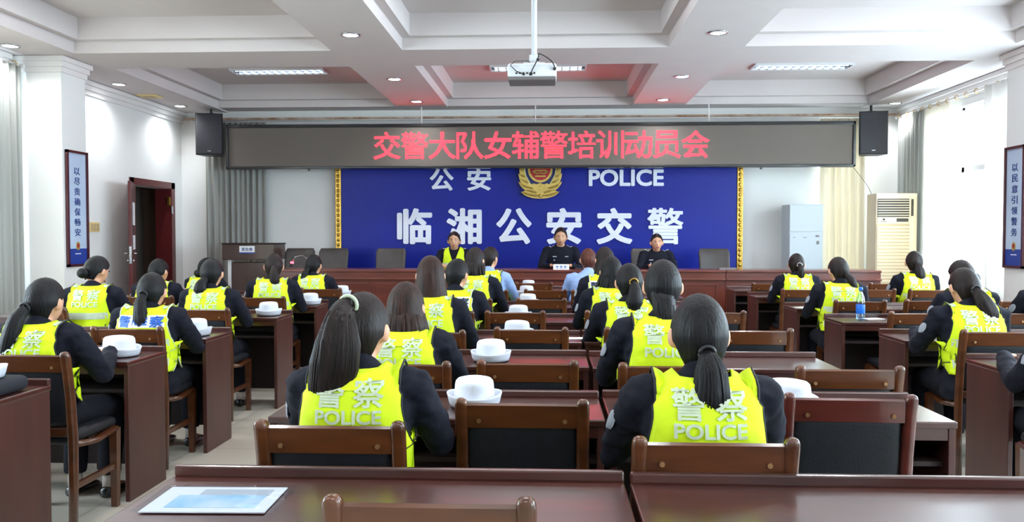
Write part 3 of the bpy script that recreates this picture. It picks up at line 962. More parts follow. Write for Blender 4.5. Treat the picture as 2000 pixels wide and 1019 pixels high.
# ------------------------------------------------------------------ desks
DW, DD = 1.255, 0.43
dk = thing('desk', 'x', 'desk', (0, 0, -9))
MB().b2((-DW / 2, 0, 0.735), (DW / 2, DD, 0.76), 0.005).build('top', M['desk'], dk)
MB().b2((-DW / 2, DD - 0.022, 0.758), (DW / 2, DD, 0.79), 0.006).build('rear_lip', M['desk'], dk)
for sx in (-1, 1):
    MB().b2((sx * (DW / 2 - 0.03), 0.008, 0), (sx * (DW / 2 - 0.004), DD - 0.006, 0.735), 0.003).build('end_panel', M['desk_side'], dk)
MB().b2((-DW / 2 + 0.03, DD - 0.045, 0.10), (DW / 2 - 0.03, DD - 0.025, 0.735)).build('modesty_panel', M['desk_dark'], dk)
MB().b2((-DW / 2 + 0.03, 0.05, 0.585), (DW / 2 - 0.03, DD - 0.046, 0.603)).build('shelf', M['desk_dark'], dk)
MB().b2((-DW / 2 + 0.03, 0.012, 0.69), (DW / 2 - 0.03, 0.03, 0.735)).build('apron', M['desk'], dk)
ORD = ['first', 'second', 'third', 'fourth', 'fifth', 'sixth', 'seventh', 'eighth']
ROWC = [1.82, 3.0, 4.2, 5.2, 6.42, 7.75, 9.1, 10.25]
ROWL = [3.15, 4.28, 5.25, 6.67, 7.8, 9.05]
ROWR = [4.17, 5.4, 6.52, 7.72, 9.2, 10.35]
first = True
for blk, rws, xs in (('middle block', ROWC, (-0.425, 0.845)), ('door-side block', ROWL, (-2.885, -4.145)), ('window-side block', ROWR, (2.915, 4.175))):
    for i, y in enumerate(rws):
        for j, x in enumerate(xs):
            where = ('door half', 'window half')[j] if blk[0] == 'm' else ('beside the aisle', 'toward the wall')[j]
            lb = 'dark red varnished desk, %s row from the camera in the %s, %s' % (ORD[i], blk, where)
            dy = 0.012 * (-1) ** (i + j)
            if first:
                dk.location = (x, y, 0)
                dk['label'] = lb
                dk['group'] = 'training desks'
                first = False
            else:
                dup(dk, (x, y + dy, 0), 0, lb, 'training desks')


# ------------------------------------------------------------------ wooden chairs
def make_chair(wood):
    t = thing('wooden_chair', 'x', 'chair', (0, 0, -9), group='wooden meeting chairs')
    for sx in (-1, 1):
        x = sx * 0.205
        prof = [(-0.215, 0.0, 0.019), (-0.205, 0.25, 0.021), (-0.205, 0.46, 0.022), (-0.222, 0.66, 0.022), (-0.245, 0.80, 0.022), (-0.256, 0.855, 0.0225), (-0.262, 0.872, 0.021), (-0.264, 0.882, 0.016), (-0.265, 0.887, 0.007)]
        rings = []
        for y, z, r in prof:
            rings.append([(x + r * math.copysign(abs(math.cos(q)) ** 0.7, math.cos(q)), y + r * 0.95 * math.copysign(abs(math.sin(q)) ** 0.7, math.sin(q)), z) for q in [2 * PI * k / 16 for k in range(16)]])
        MB().loft(rings).build('back_post', wood, t, True)
        MB().loft([[(sx * 0.195 + a * r, 0.19 + b * r, z) for a, b in ((-1, -1), (1, -1), (1, 1), (-1, 1))] for z, r in ((0, 0.016), (0.25, 0.019), (0.42, 0.021))]).build('front_leg', wood, t)
        MB().tube([(sx * 0.2, -0.19, 0.425), (sx * 0.198, 0, 0.40), (sx * 0.196, 0.18, 0.42)], [0.03, 0.026, 0.03], 8, flat=0.6).build('side_rail', wood, t, True)
        MB().box((sx * 0.198, -0.01, 0.22), (0.018, 0.38, 0.035), 0.005).build('stretcher', wood, t)
    rows = []
    for k in range(13):
        u = -1 + 2 * k / 12
        x = u * 0.188
        yy = -0.012 * (1 - u * u)
        pts = []
        for (z, y) in ((0.785, -0.232), (0.785, -0.256), (0.862, -0.268), (0.868, -0.256), (0.862, -0.244)):
            pts.append((x, y + yy, z + 0.003 * (1 - u * u)))
        rows.append(pts)
    MB().loft(rows).build('top_rail', wood, t)
    for sx in (-1, 1):
        MB().cyl((sx * 0.145, -0.262, 0.81), (sx * 0.145, -0.272, 0.81), 0.0075, 12).build('screw', M['screw'], t)
    rows = []
    for j in range(11):
        tt = j / 10
        z = 0.515 + 0.287 * tt
        yc = -0.200 - 0.034 * tt
        rg = []
        for k in range(28):
            q = 2 * PI * k / 28
            c, s_ = math.cos(q), math.sin(q)
            th_ = 0.010 if j in (0, 10) else 0.015
            rg.append((0.184 * math.copysign(abs(c) ** 0.25, c), yc - 0.008 * (1 - abs(c)) + th_ * math.copysign(abs(s_) ** 0.5, s_), z))
        rows.append(rg)
    MB().loft(rows).build('backrest', M['leather'], t, True)
    MB().box((0, -0.208, 0.49), (0.37, 0.024, 0.045), 0.005).build('lower_rail', wood, t)
    MB().box((0, 0.0, 0.452), (0.40, 0.42, 0.055), 0.024, seg=3).build('seat', M['leather'], t, True)
    MB().box((0, 0.19, 0.40), (0.37, 0.022, 0.05), 0.004).build('front_rail', wood, t)
    return t


chair_a = make_chair(M['chair'])
chair_b = make_chair(M['chair_red'])
used = {'a': False, 'b': False}


def place_chair(x, yback, lb, kind='a', rz=0.0):
    src = chair_a if kind == 'a' else chair_b
    c, s_ = math.cos(rz), math.sin(rz)
    loc = (x, yback + 0.25, 0)
    if not used[kind]:
        used[kind] = True
        src.location = loc
        src.rotation_euler = (0, 0, rz)
        src['label'] = lb
    else:
        dup(src, loc, rz, lb, 'wooden meeting chairs')


E_ = 'empty brown black-padded wooden chair, '
for x, y, lb, kd, rz in [
    (-0.255, 1.71, E_ + 'pushed to the nearest desk with the plastic folder', 'a', 0.0),
    (1.27, 1.86, E_ + 'cut by the picture corner at the nearest desk', 'b', 0.06),
    (-0.095, 2.75, E_ + 'behind the largest white hat', 'a', 0.0),
    (1.05, 2.89, 'reddish wooden chair with grey black padded back at the white hat by the low ponytail', 'b', -0.04),
    (-0.10, 3.62, E_ + 'second up the hat column', 'a', 0.0),
    (1.265, 3.52, E_ + 'just beyond the reddish chair', 'a', 0.0),
    (-0.115, 4.94, E_ + 'third up the hat column', 'a', 0.0),
    (1.22, 4.94, E_ + 'third up from the reddish chair', 'a', 0.0),
    (-0.26, 6.05, E_ + 'fourth up the hat column', 'a', 0.0),
    (1.22, 6.12, E_ + 'fourth up from the reddish chair', 'a', 0.0),
    (-0.08, 7.30, E_ + 'fifth up the hat column', 'a', 0.0),
    (-0.05, 8.55, E_ + 'sixth up the hat column', 'a', 0.0),
    (-0.20, 9.85, E_ + 'alone before the head table beyond the hat column', 'a', 0.0),
    (2.70, 6.12, E_ + 'at the desk with the water bottle', 'a', 0.0),
    (3.32, 7.32, E_ + 'one row beyond the bottle, toward the window', 'a', 0.0),
    (3.42, 8.82, E_ + 'between the two ponytailed women near the cabinet', 'a', 0.0),
    (2.62, 9.88, E_ + 'at the last window-side aisle desk', 'a', 0.0),
    (4.02, 9.95, E_ + 'orange in the light before the air conditioner', 'a', 0.0),
    (4.10, 7.30, E_ + 'with a bright rail beneath the air conditioner', 'a', 0.0),
    (-3.02, 7.40, E_ + 'beside the small hat, door side', 'a', 0.0),
]:
    place_chair(x, y, lb, kd, rz)


# ------------------------------------------------------------------ people
def remesh(mb, voxel, smooth=4, wrinkle=0.0, seed=0.0):
    me = mb.mesh('tmp')
    o = bpy.data.objects.new('tmp', me)
    col.objects.link(o)
    r = o.modifiers.new('r', 'REMESH')
    r.mode = 'VOXEL'
    r.voxel_size = voxel
    if smooth:
        s = o.modifiers.new('s', 'SMOOTH')
        s.factor = 0.5
        s.iterations = smooth
    dg = bpy.context.evaluated_depsgraph_get()
    out = bpy.data.meshes.new_from_object(o.evaluated_get(dg))
    bpy.data.objects.remove(o)
    bpy.data.meshes.remove(me)
    if wrinkle:
        nn = [v.normal.copy() for v in out.vertices]
        for v, n in zip(out.vertices, nn):
            p = v.co
            d = noise.noise(Vector((p.x * 13 + seed, p.y * 13, p.z * 22))) + 0.5 * noise.noise(Vector((p.x * 34, p.y * 34 + seed, p.z * 44)))
            k = 1.0 if abs(p.x) > 0.15 else 0.45
            v.co = p + n * (d * wrinkle * k)
    out.materials.clear()
    out.shade_smooth()
    return out


def head_mesh(mb, Mh, male):
    nu, nv = 44, 34
    rings = []
    for j in range(nv + 1):
        vv = PI * (0.02 + 0.96 * j / nv)
        ring = []
        for i in range(nu):
            u = 2 * PI * i / nu
            dx, dy, dz = math.sin(vv) * math.sin(u), math.sin(vv) * math.cos(u), math.cos(vv)
            x, y, z = 0.074 * dx, 0.094 * dy, 0.113 * dz
            t = max(0.0, -dz)
            x *= 1 - (0.18 if male else 0.26) * t ** 1.3
            if dy < 0:
                y *= 1 - 0.35 * t
            else:
                y += 0.010 * t
                y -= 0.004 * max(0, dy - 0.6)
                ax = abs(x)
                y += 0.021 * math.exp(-(x / 0.011) ** 2) * (math.exp(-((z + 0.022) / 0.017) ** 2) + 0.4 * math.exp(-((z - 0.004) / 0.02) ** 2))
                y += 0.005 * math.exp(-((z - 0.026) / 0.012) ** 2) * math.exp(-(x / 0.05) ** 2)
                y -= 0.008 * math.exp(-((ax - 0.031) / 0.014) ** 2) * math.exp(-((z - 0.006) / 0.011) ** 2)
                y += 0.006 * math.exp(-(x / 0.021) ** 2) * math.exp(-((z + 0.058) / 0.010) ** 2)
                y += 0.006 * math.exp(-(x / 0.022) ** 2) * math.exp(-((z + 0.095) / 0.016) ** 2)
            ring.append(Mh @ Vector((x, y, z)))
        rings.append(ring)
    mb.loft(rings)
    for sx in (-1, 1):
        mb.sphere(Mh @ Vector((sx * 0.081, -0.002, -0.006)), (0.014, 0.021, 0.034), 10, 8, Mh.to_3x3().to_4x4() @ Matrix.Rotation(sx * R(-20), 4, 'Z'))


def hair_shell(kind, Mh, seed):
    """scalp hair: rings from the crown down; open at the face"""
    bob = kind in ('bob', 'longbob', 'messy')
    a_h, b_h, ct = 0.087, 0.107, 0.128
    zb = {'bob': -0.15, 'longbob': -0.205, 'messy': -0.16, 'short': -0.085, 'crop': -0.06}.get(kind, -0.088)
    nz, nf = 40, 60
    rows = []
    for j in range(nz + 1):
        t = j / nz
        z = 0.124 + (zb - 0.124) * (t ** 1.15 if t < 0.5 else t ** 1.15)
        if z >= 0:
            q = math.sqrt(max(0.02, 1 - (z / ct) ** 2))
            rx, ry = a_h * q, b_h * q
        elif bob:
            L = -z / -zb
            fl = {'bob': 0.014, 'longbob': 0.020, 'messy': 0.022}[kind]
            rx = a_h + fl * math.sin(min(1, L * 1.15) * PI * 0.5)
            ry = b_h * (1 - 0.06 * L)
            if kind in ('bob', 'longbob') and L > 0.85:
                rx -= 0.012 * (L - 0.85) / 0.15
        else:
            tt = min(0.98, -z / 0.128)
            q = math.sqrt(1 - tt * tt)
            rx, ry = a_h * q * (1 - 0.12 * tt), b_h * q * (1 - 0.18 * tt)
        # how far round the hair reaches
        side = {'bob': 128, 'longbob': 122, 'messy': 125}.get(kind, 74)
        burn = 100 if kind in ('short', 'crop') else 84
        if bob:
            keys = ((0.09, 180), (0.062, 128), (0.03, 116), (0.0, side), (-0.3, side - 10))
        else:
            keys = ((0.09, 180), (0.064, 130), (0.03, 114), (0.012, 108 if burn == 100 else 96), (-0.012, burn), (-0.03, 70), (-0.09, 58))
        ph = keys[0][1] if z >= keys[0][0] else keys[-1][1]
        for (za, pa), (zb_, pb) in zip(keys, keys[1:]):
            if za > z >= zb_:
                ph = pa + (pb - pa) * (za - z) / (za - zb_)
        row = []
        for i in range(nf + 1):
            f = R(ph) * (-1 + 2 * i / nf)
            n = noise.noise(Vector((f * 3.2 + seed, z * 7, seed)))
            n2 = noise.noise(Vector((f * 14, z * 5 + seed, 3.0)))
            g = 1 + 0.018 * n + 0.010 * n2 * (1.4 if bob else 1)
            zz = z
            if bob and t > 0.7:
                zz = z + (0.020 if kind == 'messy' else 0.007) * noise.noise(Vector((f * 9 + seed, 1.0, 2.0))) * (t - 0.7) / 0.3
                if kind == 'messy':
                    g += 0.10 * (t - 0.7) / 0.3 * noise.noise(Vector((f * 6, seed, 5.0)))
            row.append(Mh @ Vector((rx * g * math.sin(f), -ry * g * math.cos(f) - 0.002, zz)))
        rows.append(row)
    mb = MB()
    mb.grid(rows)
    top = mb.bm.verts.new(Mh @ Vector((0, 0, 0.129)))
    mb.bm.verts.ensure_lookup_table()
    for i in range(nf):
        mb.bm.faces.new((mb.bm.verts[i], top, mb.bm.verts[i + 1]))
    bmesh.ops.remove_doubles(mb.bm, verts=mb.bm.verts, dist=0.0004)
    bmesh.ops.recalc_face_normals(mb.bm, faces=mb.bm.faces)
    return mb


def solid_shell(mb, th):
    """give an open sheet thickness inward"""
    bmesh.ops.recalc_face_normals(mb.bm, faces=mb.bm.faces)
    mb.bm.normal_update()
    g = bmesh.ops.solidify(mb.bm, geom=list(mb.bm.faces), thickness=th)
    return mb


def tail_mesh(mb, path, rad, seed, flat=0.75, lobes=0.16, strands=10, seg=22):
    """a tail of hair: a lobed loft plus thin loose strands"""
    pts = [Vector(p) for p in path]
    # resample with a Catmull spline
    P = []
    RR = []
    n = len(pts)
    for i in range(n - 1):
        p0, p1, p2, p3 = pts[max(i - 1, 0)], pts[i], pts[i + 1], pts[min(i + 2, n - 1)]
        for k in range(5):
            t = k / 5
            P.append(0.5 * (2 * p1 + (p2 - p0) * t + (2 * p0 - 5 * p1 + 4 * p2 - p3) * t * t + (3 * p1 - p0 - 3 * p2 + p3) * t ** 3))
            RR.append(rad[i] + (rad[i + 1] - rad[i]) * t)
    P.append(pts[-1])
    RR.append(rad[-1])
    rings = []
    for i, p in enumerate(P):
        t = (P[min(i + 1, len(P) - 1)] - P[max(i - 1, 0)]).normalized()
        a = t.cross(Vector((0, 1, 0)))
        a = a.normalized() if a.length > 0.05 else Vector((1, 0, 0))
        b = a.cross(t).normalized()
        rg = []
        for k in range(seg):
            q = 2 * PI * k / seg
            r = RR[i] * (1 + lobes * noise.noise(Vector((math.cos(q) * 2.6 + seed, math.sin(q) * 2.6, i * 0.05))) + 0.4 * lobes * math.sin(q * 7 + seed))
            rg.append(p + a * (math.cos(q) * r) + b * (math.sin(q) * r * flat))
        rings.append(rg)
    mb.loft(rings)
    rnd = random.Random(int(seed * 100))
    m = len(P)
    for s in range(strands):
        q = rnd.uniform(0, 2 * PI)
        st = rnd.randint(m // 3, m // 2)
        line = []
        for i in range(st, m):
            t = (P[min(i + 1, m - 1)] - P[max(i - 1, 0)]).normalized()
            a = t.cross(Vector((0, 1, 0)))
            a = a.normalized() if a.length > 0.05 else Vector((1, 0, 0))
            b = a.cross(t)
            r = max(RR[i], 0.35 * max(RR)) * (0.85 + 0.25 * (i - st) / (m - st))
            line.append(P[i] + a * math.cos(q) * r + b * math.sin(q) * r * flat)
        if len(line) > 2:
            e = line[-1] - line[-2]
            line.append(line[-1] + e * rnd.uniform(0.5, 3.2) + Vector((rnd.uniform(-.006, .006), 0, 0)))
            mb.tube(line, [0.0045 * (1 - 0.75 * i / (len(line) - 1)) for i in range(len(line))], 5)
    return mb


def add_hand(mb, wrist, tip, side, rad, curl=0.5):
    """five separate fingers rooted in a palm that the remesh closes; returns nothing"""
    w_, t_ = Vector(wrist), Vector(tip)
    d = (t_ - w_).normalized()
    acr = Vector((d.y, -d.x, 0)).normalized() * side      # towards the little finger
    up = Vector((0, 0, 1))
    for k, (off, ln) in enumerate(((-0.026, 0.070), (-0.009, 0.079), (0.009, 0.073), (0.026, 0.057))):
        b0 = w_ + d * 0.075 + acr * off
        b1 = b0 + d * ln * 0.45 + up * 0.006 * (1 - curl)
        b2 = b1 + d * ln * 0.3 - up * 0.012 * curl
        b3 = b2 + d * ln * 0.22 - up * 0.016 * curl
        mb.tube([b0 - d * 0.02, b0, b1, b2, b3], [0.009, 0.0092, 0.0085, 0.0078, 0.0055], 8)
    b0 = w_ + d * 0.03 - acr * 0.028
    mb.tube([w_ + d * 0.015 - acr * 0.012, b0, b0 + d * 0.03 - acr * 0.02, b0 + d * 0.055 - acr * 0.022], [0.012, 0.0115, 0.0095, 0.007], 8)


def person(label, x, y, top, hair='pony', hc='black', rz=0.0, yaw=0.0, pitch=-6.0, roll=0.0, vest='silver', sleeve='jacket', reach=0.36, zf=0.0,
           male=False, lean=0.0, hs=1.0, skin='skin', tail=None, tie=None, deskz=0.765, near=False, legs=True, both=True, badge=True, glasses=False, wide=1.0, tuck=False, stripe=True):
    rel = top - zf
    k = (rel - 0.45) / 0.82
    seed = (x * 3.1 + y * 1.7) % 10
    vox = 0.0105 if near else 0.014

    def Z(z):
        return 0.45 + (z - 0.45) * k

    def sy(z):      # spine line
        t = max(0.0, (z - 0.5) / 0.55)
        return -0.075 + 0.02 * t + lean * t ** 1.2

    def torso(mb, g=0.0, collar=True):
        prof = [(0.44, .185, .150), (0.52, .190, .150), (0.62, .166, .128), (0.72, .162, .120), (0.82, .172, .124), (0.90, .182, .122), (0.955, .178, .106), (0.995, .145, .086), (1.018, .100, .072)]
        if collar:
            prof += [(1.030, .070, .066), (1.037, .062, .062), (1.042, .055, .057)]
        else:
            prof += [(1.04, .058, .056)]
        rings = []
        for z, hw, hd in prof:
            e = 2.5 if z < 0.98 else 2.0
            c0 = sy(z) + (0.024 if z > 1.025 else 0.012 if z > 1.0 else 0)
            tl = {1.018: 0.012, 1.030: 0.032, 1.037: 0.042, 1.042: 0.044, 1.04: 0.03}.get(z, 0.0)
            hw_, hd_ = hw * wide - g, hd - g
            rings.append([(hw_ * math.copysign(abs(math.cos(q)) ** (2 / e), math.cos(q)), c0 + hd_ * math.copysign(abs(math.sin(q)) ** (2 / e), math.sin(q)), Z(z) - tl * math.sin(q)) for q in [2 * PI * i / 28 for i in range(28)]])
        mb.loft(rings)

    hz = deskz + 0.035 - zf
    arms = {}
    for sx in (-1, 1):
        S0 = Vector((sx * 0.165 * wide, sy(0.96) + 0.005, Z(0.965)))
        el = Vector((sx * 0.248 * wide, sy(0.9) + 0.16 + 0.25 * max(0, reach - 0.3), Z(0.735)))
        if tuck and sx == -1:
            el.x = -0.205
        if el.z < hz + 0.01 and el.y > reach - 0.05:
            el.z = hz + 0.015
        wr_ = Vector((sx * 0.13, max(reach + 0.07, el.y + 0.16), hz + 0.01))
        tp = Vector((sx * 0.05, wr_.y + 0.13, hz - 0.005))
        if not both and sx == -1:
            el = Vector((sx * 0.25, sy(0.9) + 0.10, Z(0.70)))
            wr_ = Vector((sx * 0.12, sy(0.9) + 0.33, 0.66))
            tp = Vector((sx * 0.07, sy(0.9) + 0.45, 0.64))
        arms[sx] = (S0, el, wr_, tp)

    def armset(mb, rs, rw=None, stop=1.0):
        for sx in (-1, 1):
            S0, el, wr_, tp = arms[sx]
            m1 = S0.lerp(el, 0.5) + Vector((sx * 0.012, -0.008, 0))
            end = el.lerp(wr_, stop)
            mb.tube([S0 + Vector((-sx * 0.04, 0, 0.008)), S0 + Vector((sx * 0.012, 0, 0.0)), m1, el + Vector((sx * 0.002, -0.008, 0.0)), el.lerp(wr_, 0.5), end], rs, 14)

    # head frame
    C = Vector((0, sy(1.1) + 0.045 + 0.03 * max(0, -pitch / 30), rel - 0.130 * hs))
    Mh = Matrix.Translation(C) @ Matrix.Rotation(R(yaw), 4, 'Z') @ Matrix.Rotation(R(pitch), 4, 'X') @ Matrix.Rotation(R(roll), 4, 'Y') @ Matrix.Scale(hs, 4)
    # one continuous skin body
    mb = MB()
    head_mesh(mb, Mh, male)
    mb.tube([(0, sy(1.0) + 0.01, Z(0.98)), (0, sy(1.06) + 0.028, Z(1.06)), (C.x, C.y - 0.012, C.z - 0.07), (C.x, C.y - 0.005, C.z - 0.02)], [0.06, 0.05 + 0.006 * male, 0.05 + 0.006 * male, 0.05], 14)
    torso(mb, 0.018, False)
    armset(mb, [0.045, 0.048, 0.042, 0.037, 0.033, 0.026])
    for sx in (-1, 1):
        S0, el, wr_, tp = arms[sx]
        d = (tp - wr_).normalized()
        mb.tube([wr_ - d * 0.02, wr_ + d * 0.02, wr_ + d * 0.06, wr_ + d * 0.088], [0.026, 0.03, 0.036, 0.030], 12, flat=0.5)
    KN = {}
    for sx in (-1, 1):
        hp, kn, an = Vector((sx * 0.09, sy(0.5) + 0.03, 0.53)), Vector((sx * 0.105, sy(0.5) + 0.47, 0.495)), Vector((sx * 0.10, sy(0.5) + 0.44, 0.09))
        KN[sx] = (hp, kn, an)
        mb.tube([hp, hp.lerp(kn, 0.5), kn, kn.lerp(an, 0.4), an], [0.075, 0.068, 0.05, 0.05, 0.034], 12)
        mb.tube([an, an + Vector((0, 0.02, -0.045)), an + Vector((0, 0.14, -0.065))], [0.034, 0.033, 0.022], 10)
    me = remesh(mb, vox * 0.8, 2)
    bm = bmesh.new()
    bm.from_mesh(me)
    fm = MB()
    fm.bm.free()
    fm.bm = bm
    for sx in (-1, 1):
        add_hand(fm, arms[sx][2], arms[sx][3], sx, 0.009)
    bm.to_mesh(me)
    bm.free()
    me.materials.append(M[skin])
    me.shade_smooth()
    root = link('person', me)
    root.location = (x, y, zf)
    root.rotation_euler = (0, 0, R(rz))
    tag(root, label, 'person')
    # face: eyes, brows, lips
    ew = MB()
    ed = MB()
    eb = MB()
    for sx in (-1, 1):
        ew.sphere(Mh @ Vector((sx * 0.031, 0.0765, 0.004)), (0.0125, 0.0085, 0.0065), 10, 8, Mh.to_3x3().to_4x4())
        ed.sphere(Mh @ Vector((sx * 0.031, 0.0815, 0.004)), (0.0062, 0.005, 0.0062), 8, 6, Mh.to_3x3().to_4x4())
        eb.tube([Mh @ Vector(p) for p in ((sx * 0.014, 0.094, 0.024), (sx * 0.03, 0.093, 0.029), (sx * 0.048, 0.082, 0.024))], [0.003, 0.004, 0.002], 6)
    ey = ew.build('eyes', M['eye_white'], root, True)
    ed.build('iris', M['eye_dark'], ey, True)
    eb.build('eyebrows', H['black'], root, True)
    MB().sphere(Mh @ Vector((0, 0.094, -0.058)), (0.021, 0.007, 0.008), 12, 8, Mh.to_3x3().to_4x4()).build('lips', M['lips'], root, True)
    # clothes
    jm = MB()
    torso(jm)
    armset(jm, [0.066, 0.067, 0.058, 0.051, 0.047, 0.040], stop=0.95)
    jme = remesh(jm, vox, 5, 0.009 if near else 0.006, seed)
    jme.materials.append(M[sleeve])
    jacket = link('jacket' if sleeve == 'jacket' else 'shirt', jme, root)
    if legs:
        tm = MB()
        for sx in (-1, 1):
            hp, kn, an = KN[sx]
            tm.tube([hp + Vector((0, -0.06, 0)), hp, hp.lerp(kn, 0.5), kn + Vector((0, 0.0, 0.004)), kn.lerp(an, 0.3), an + Vector((0, 0, 0.03))], [0.085, 0.096, 0.085, 0.07, 0.066, 0.06], 14)
        tm.sphere((0, sy(0.5) + 0.0, 0.53), (0.17, 0.13, 0.085), 16, 10)
        tme = remesh(tm, 0.016, 4, 0.005, seed + 3)
        tme.materials.append(M['trousers'])
        link('trousers', tme, root)
        for sx in (-1, 1):
            an = KN[sx][2]
            b = an + Vector((0, 0, -0.09))
            rg = []
            for t, wd, hh in ((-0.05, 0.028, 0.05), (-0.03, 0.036, 0.062), (0.03, 0.038, 0.06), (0.09, 0.043, 0.045), (0.15, 0.042, 0.036), (0.185, 0.03, 0.028), (0.20, 0.012, 0.018)):
                rg.append([(b.x + wd * math.cos(q), b.y + t, b.z + 0.002 + hh * (0.5 + 0.5 * math.sin(q))) for q in [2 * PI * i / 14 for i in range(14)]])
            MB().loft(rg).build('shoe', M['shoe'], root, True)
            MB().tube([an + Vector((0, 0, -0.04)), an + Vector((0, 0, 0.06))], 0.037, 12).build('sock', M['sock'], root, True)
    # surfaces the vest lies on
    tb = MB()
    torso(tb, 0.0, False)
    for sx in (-1, 1):
        tb.sphere(arms[sx][0] + Vector((sx * 0.005, 0, 0)), 0.069, 20, 14)
    bv = BVHTree.FromBMesh(tb.bm)
    tb.bm.free()

    def back(xx, zz, off):
        h = bv.ray_cast(Vector((xx, -2, zz)), Vector((0, 1, 0)))
        if h[0] is None:
            h = bv.find_nearest(Vector((xx, sy(0.8) - 0.12, zz)))
        n = h[1] if h[1].y < 0.2 else -h[1]
        return h[0] + (n + Vector((0, -0.4, 0))).normalized() * off

    def front(xx, zz, off):
        h = bv.ray_cast(Vector((xx, 2, zz)), Vector((0, -1, 0)))
        if h[0] is None:
            h = bv.find_nearest(Vector((xx, sy(0.8) + 0.14, zz)))
        return h[0] + (h[1] + Vector((0, 0.4, 0))).normalized() * off

    def over(xx, yy, off):
        h = bv.ray_cast(Vector((xx, yy, 3)), Vector((0, 0, -1)))
        return (h[0] + (h[1] + Vector((0, 0, 0.6))).normalized() * off) if h[0] is not None else None

    if vest:
        z0 = Z(0.60)

        def wid(z):
            zz = 0.45 + (z - 0.45) / k
            if zz < 0.78:
                return 0.164
            if zz < 0.9:
                return 0.164 - 0.018 * (zz - 0.78) / 0.12
            return 0.146 + 0.004 * min(1, (zz - 0.9) / 0.1)
        nu, nv = 27, 26
        vm = MB()
        edges = {-1: [], 1: []}
        for face, fn in (('b', back), ('f', front)):
            rows = [[] for _ in range(nv + 1)]
            for i in range(nu):
                u = -1 + 2 * i / (nu - 1)
                xt = u * wid(Z(1.0))
                rid = over(xt, sy(1.0) + 0.012, 0.015)
                if abs(xt) < 0.074:
                    zt = Z(1.022) if face == 'b' else Z(0.80 + 0.2 * abs(xt) / 0.074)
                else:
                    zt = rid.z - 0.016
                for s in range(nv + 1):
                    t = s / nv
                    zz = z0 + (zt - z0) * t
                    xx = u * wid(z0 + (Z(1.0) - z0) * t)
                    if s == nv and abs(xt) >= 0.074:
                        p = rid
                    else:
                        p = fn(xx, zz, 0.015 + (0.012 * (1 - t) ** 2 if face == 'f' else 0.006 * (1 - t) ** 2))
                    fold = noise.noise(Vector((xx * 9 + seed * 2, zz * 7, seed))) + 0.6 * noise.noise(Vector((xx * 16 - zz * 12, zz * 16 + seed, 4.0)))
                    p = p + Vector((0, (-1 if face == 'b' else 1) * 0.0065 * (fold + 0.4) * min(1, 3.5 * (1 - t)), 0))
                    rows[s].append(p)
            vm.grid(rows)
            for sx in (-1, 1):
                e = [r[0 if sx < 0 else -1] for r in rows]
                edges[sx] += e if face == 'b' else e[::-1][1:]
        for sx in (-1, 1):
            rows = []
            for zz in (0.64, 0.70, 0.76, 0.80):
                a, b = back(sx * 0.168, Z(zz), 0.017), front(sx * 0.168, Z(zz), 0.02)
                rw = []
                for q in range(6):
                    t = q / 5
                    p = a.lerp(b, t)
                    p.x += sx * 0.03 * math.sin(PI * t)
                    rw.append(p)
                rows.append(rw)
            vm.grid(rows)
        bmesh.ops.remove_doubles(vm.bm, verts=vm.bm.verts, dist=0.0005)
        vbv = BVHTree.FromBMesh(vm.bm)

        def vback(xx, zz, off):
            h = vbv.ray_cast(Vector((xx, -2, zz)), Vector((0, 1, 0)))
            p = h[0] if h[0] is not None else vbv.find_nearest(Vector((xx, sy(0.8) - 0.14, zz)))[0]
            return p + Vector((0, -off, 0))

        def vfront(xx, zz, off):
            h = vbv.ray_cast(Vector((xx, 2, zz)), Vector((0, -1, 0)))
            p = h[0] if h[0] is not None else vbv.find_nearest(Vector((xx, sy(0.8) + 0.16, zz)))[0]
            return p + Vector((0, off, 0))

        def vover(xx, yy, off):
            h = vbv.ray_cast(Vector((xx, yy, 3)), Vector((0, 0, -1)))
            return h[0] + Vector((0, 0, off)) if h[0] is not None else None
        vme = vm.mesh('vest', M['vest'], True)
        vo = link('vest', vme, root)
        sd = vo.modifiers.new('thickness', 'SOLIDIFY')
        sd.thickness = 0.005
        sd.offset = 0
        for sx in (-1, 1):
            MB().tube(edges[sx], 0.0042, 6).build('piping', M['piping'] if vest != 'patch' else M['silver'], vo, True)
        for fn in (vback, vfront):
            for zs in ((0.775, 0.80, 0.825), (0.645, 0.67, 0.695)):
                MB().grid([[fn(-0.163 + 0.326 * i / 12, Z(z), 0.006) for i in range(13)] for z in zs]).build('reflective_band', M['silver'], vo, True)
        for sx in (-1, 1) if stripe else ():
            rws_ = [[vover(sx * xx, sy(1.0) + 0.012 + yy, 0.006) for xx in (0.10, 0.12, 0.14)] for yy in (-0.05, -0.03, -0.01, 0.012)]
            if all(p is not None for r in rws_ for p in r):
                MB().grid(rws_).build('shoulder_patch', M['silver'], vo, True)
        tbm = MB()
        rws_ = []
        for j in range(7):
            t = j / 6
            hw = 0.056 * math.sqrt(max(0.02, 1 - (t * 0.98) ** 3))
            rws_.append([vback(-hw + 2 * hw * i / 8, Z(1.020 - 0.05 * t), 0.008) for i in range(9)])
        tbm.grid(rws_).build('collar_tab', M['vest_tab'], vo, True)

        def cloth_text(s_, cx, cz, w_, h_, off, m, bold=0.012):
            tme = fit_text(s_, w_, h_, 0.0, bold)
            for v_ in tme.vertices:
                p = vback(cx + v_.co.x, Z(cz) + v_.co.z, 0.009)
                v_.co = (cx + v_.co.x, p.y, Z(cz) + v_.co.z)
            tme.materials.append(m)
            return link('lettering', tme, vo)

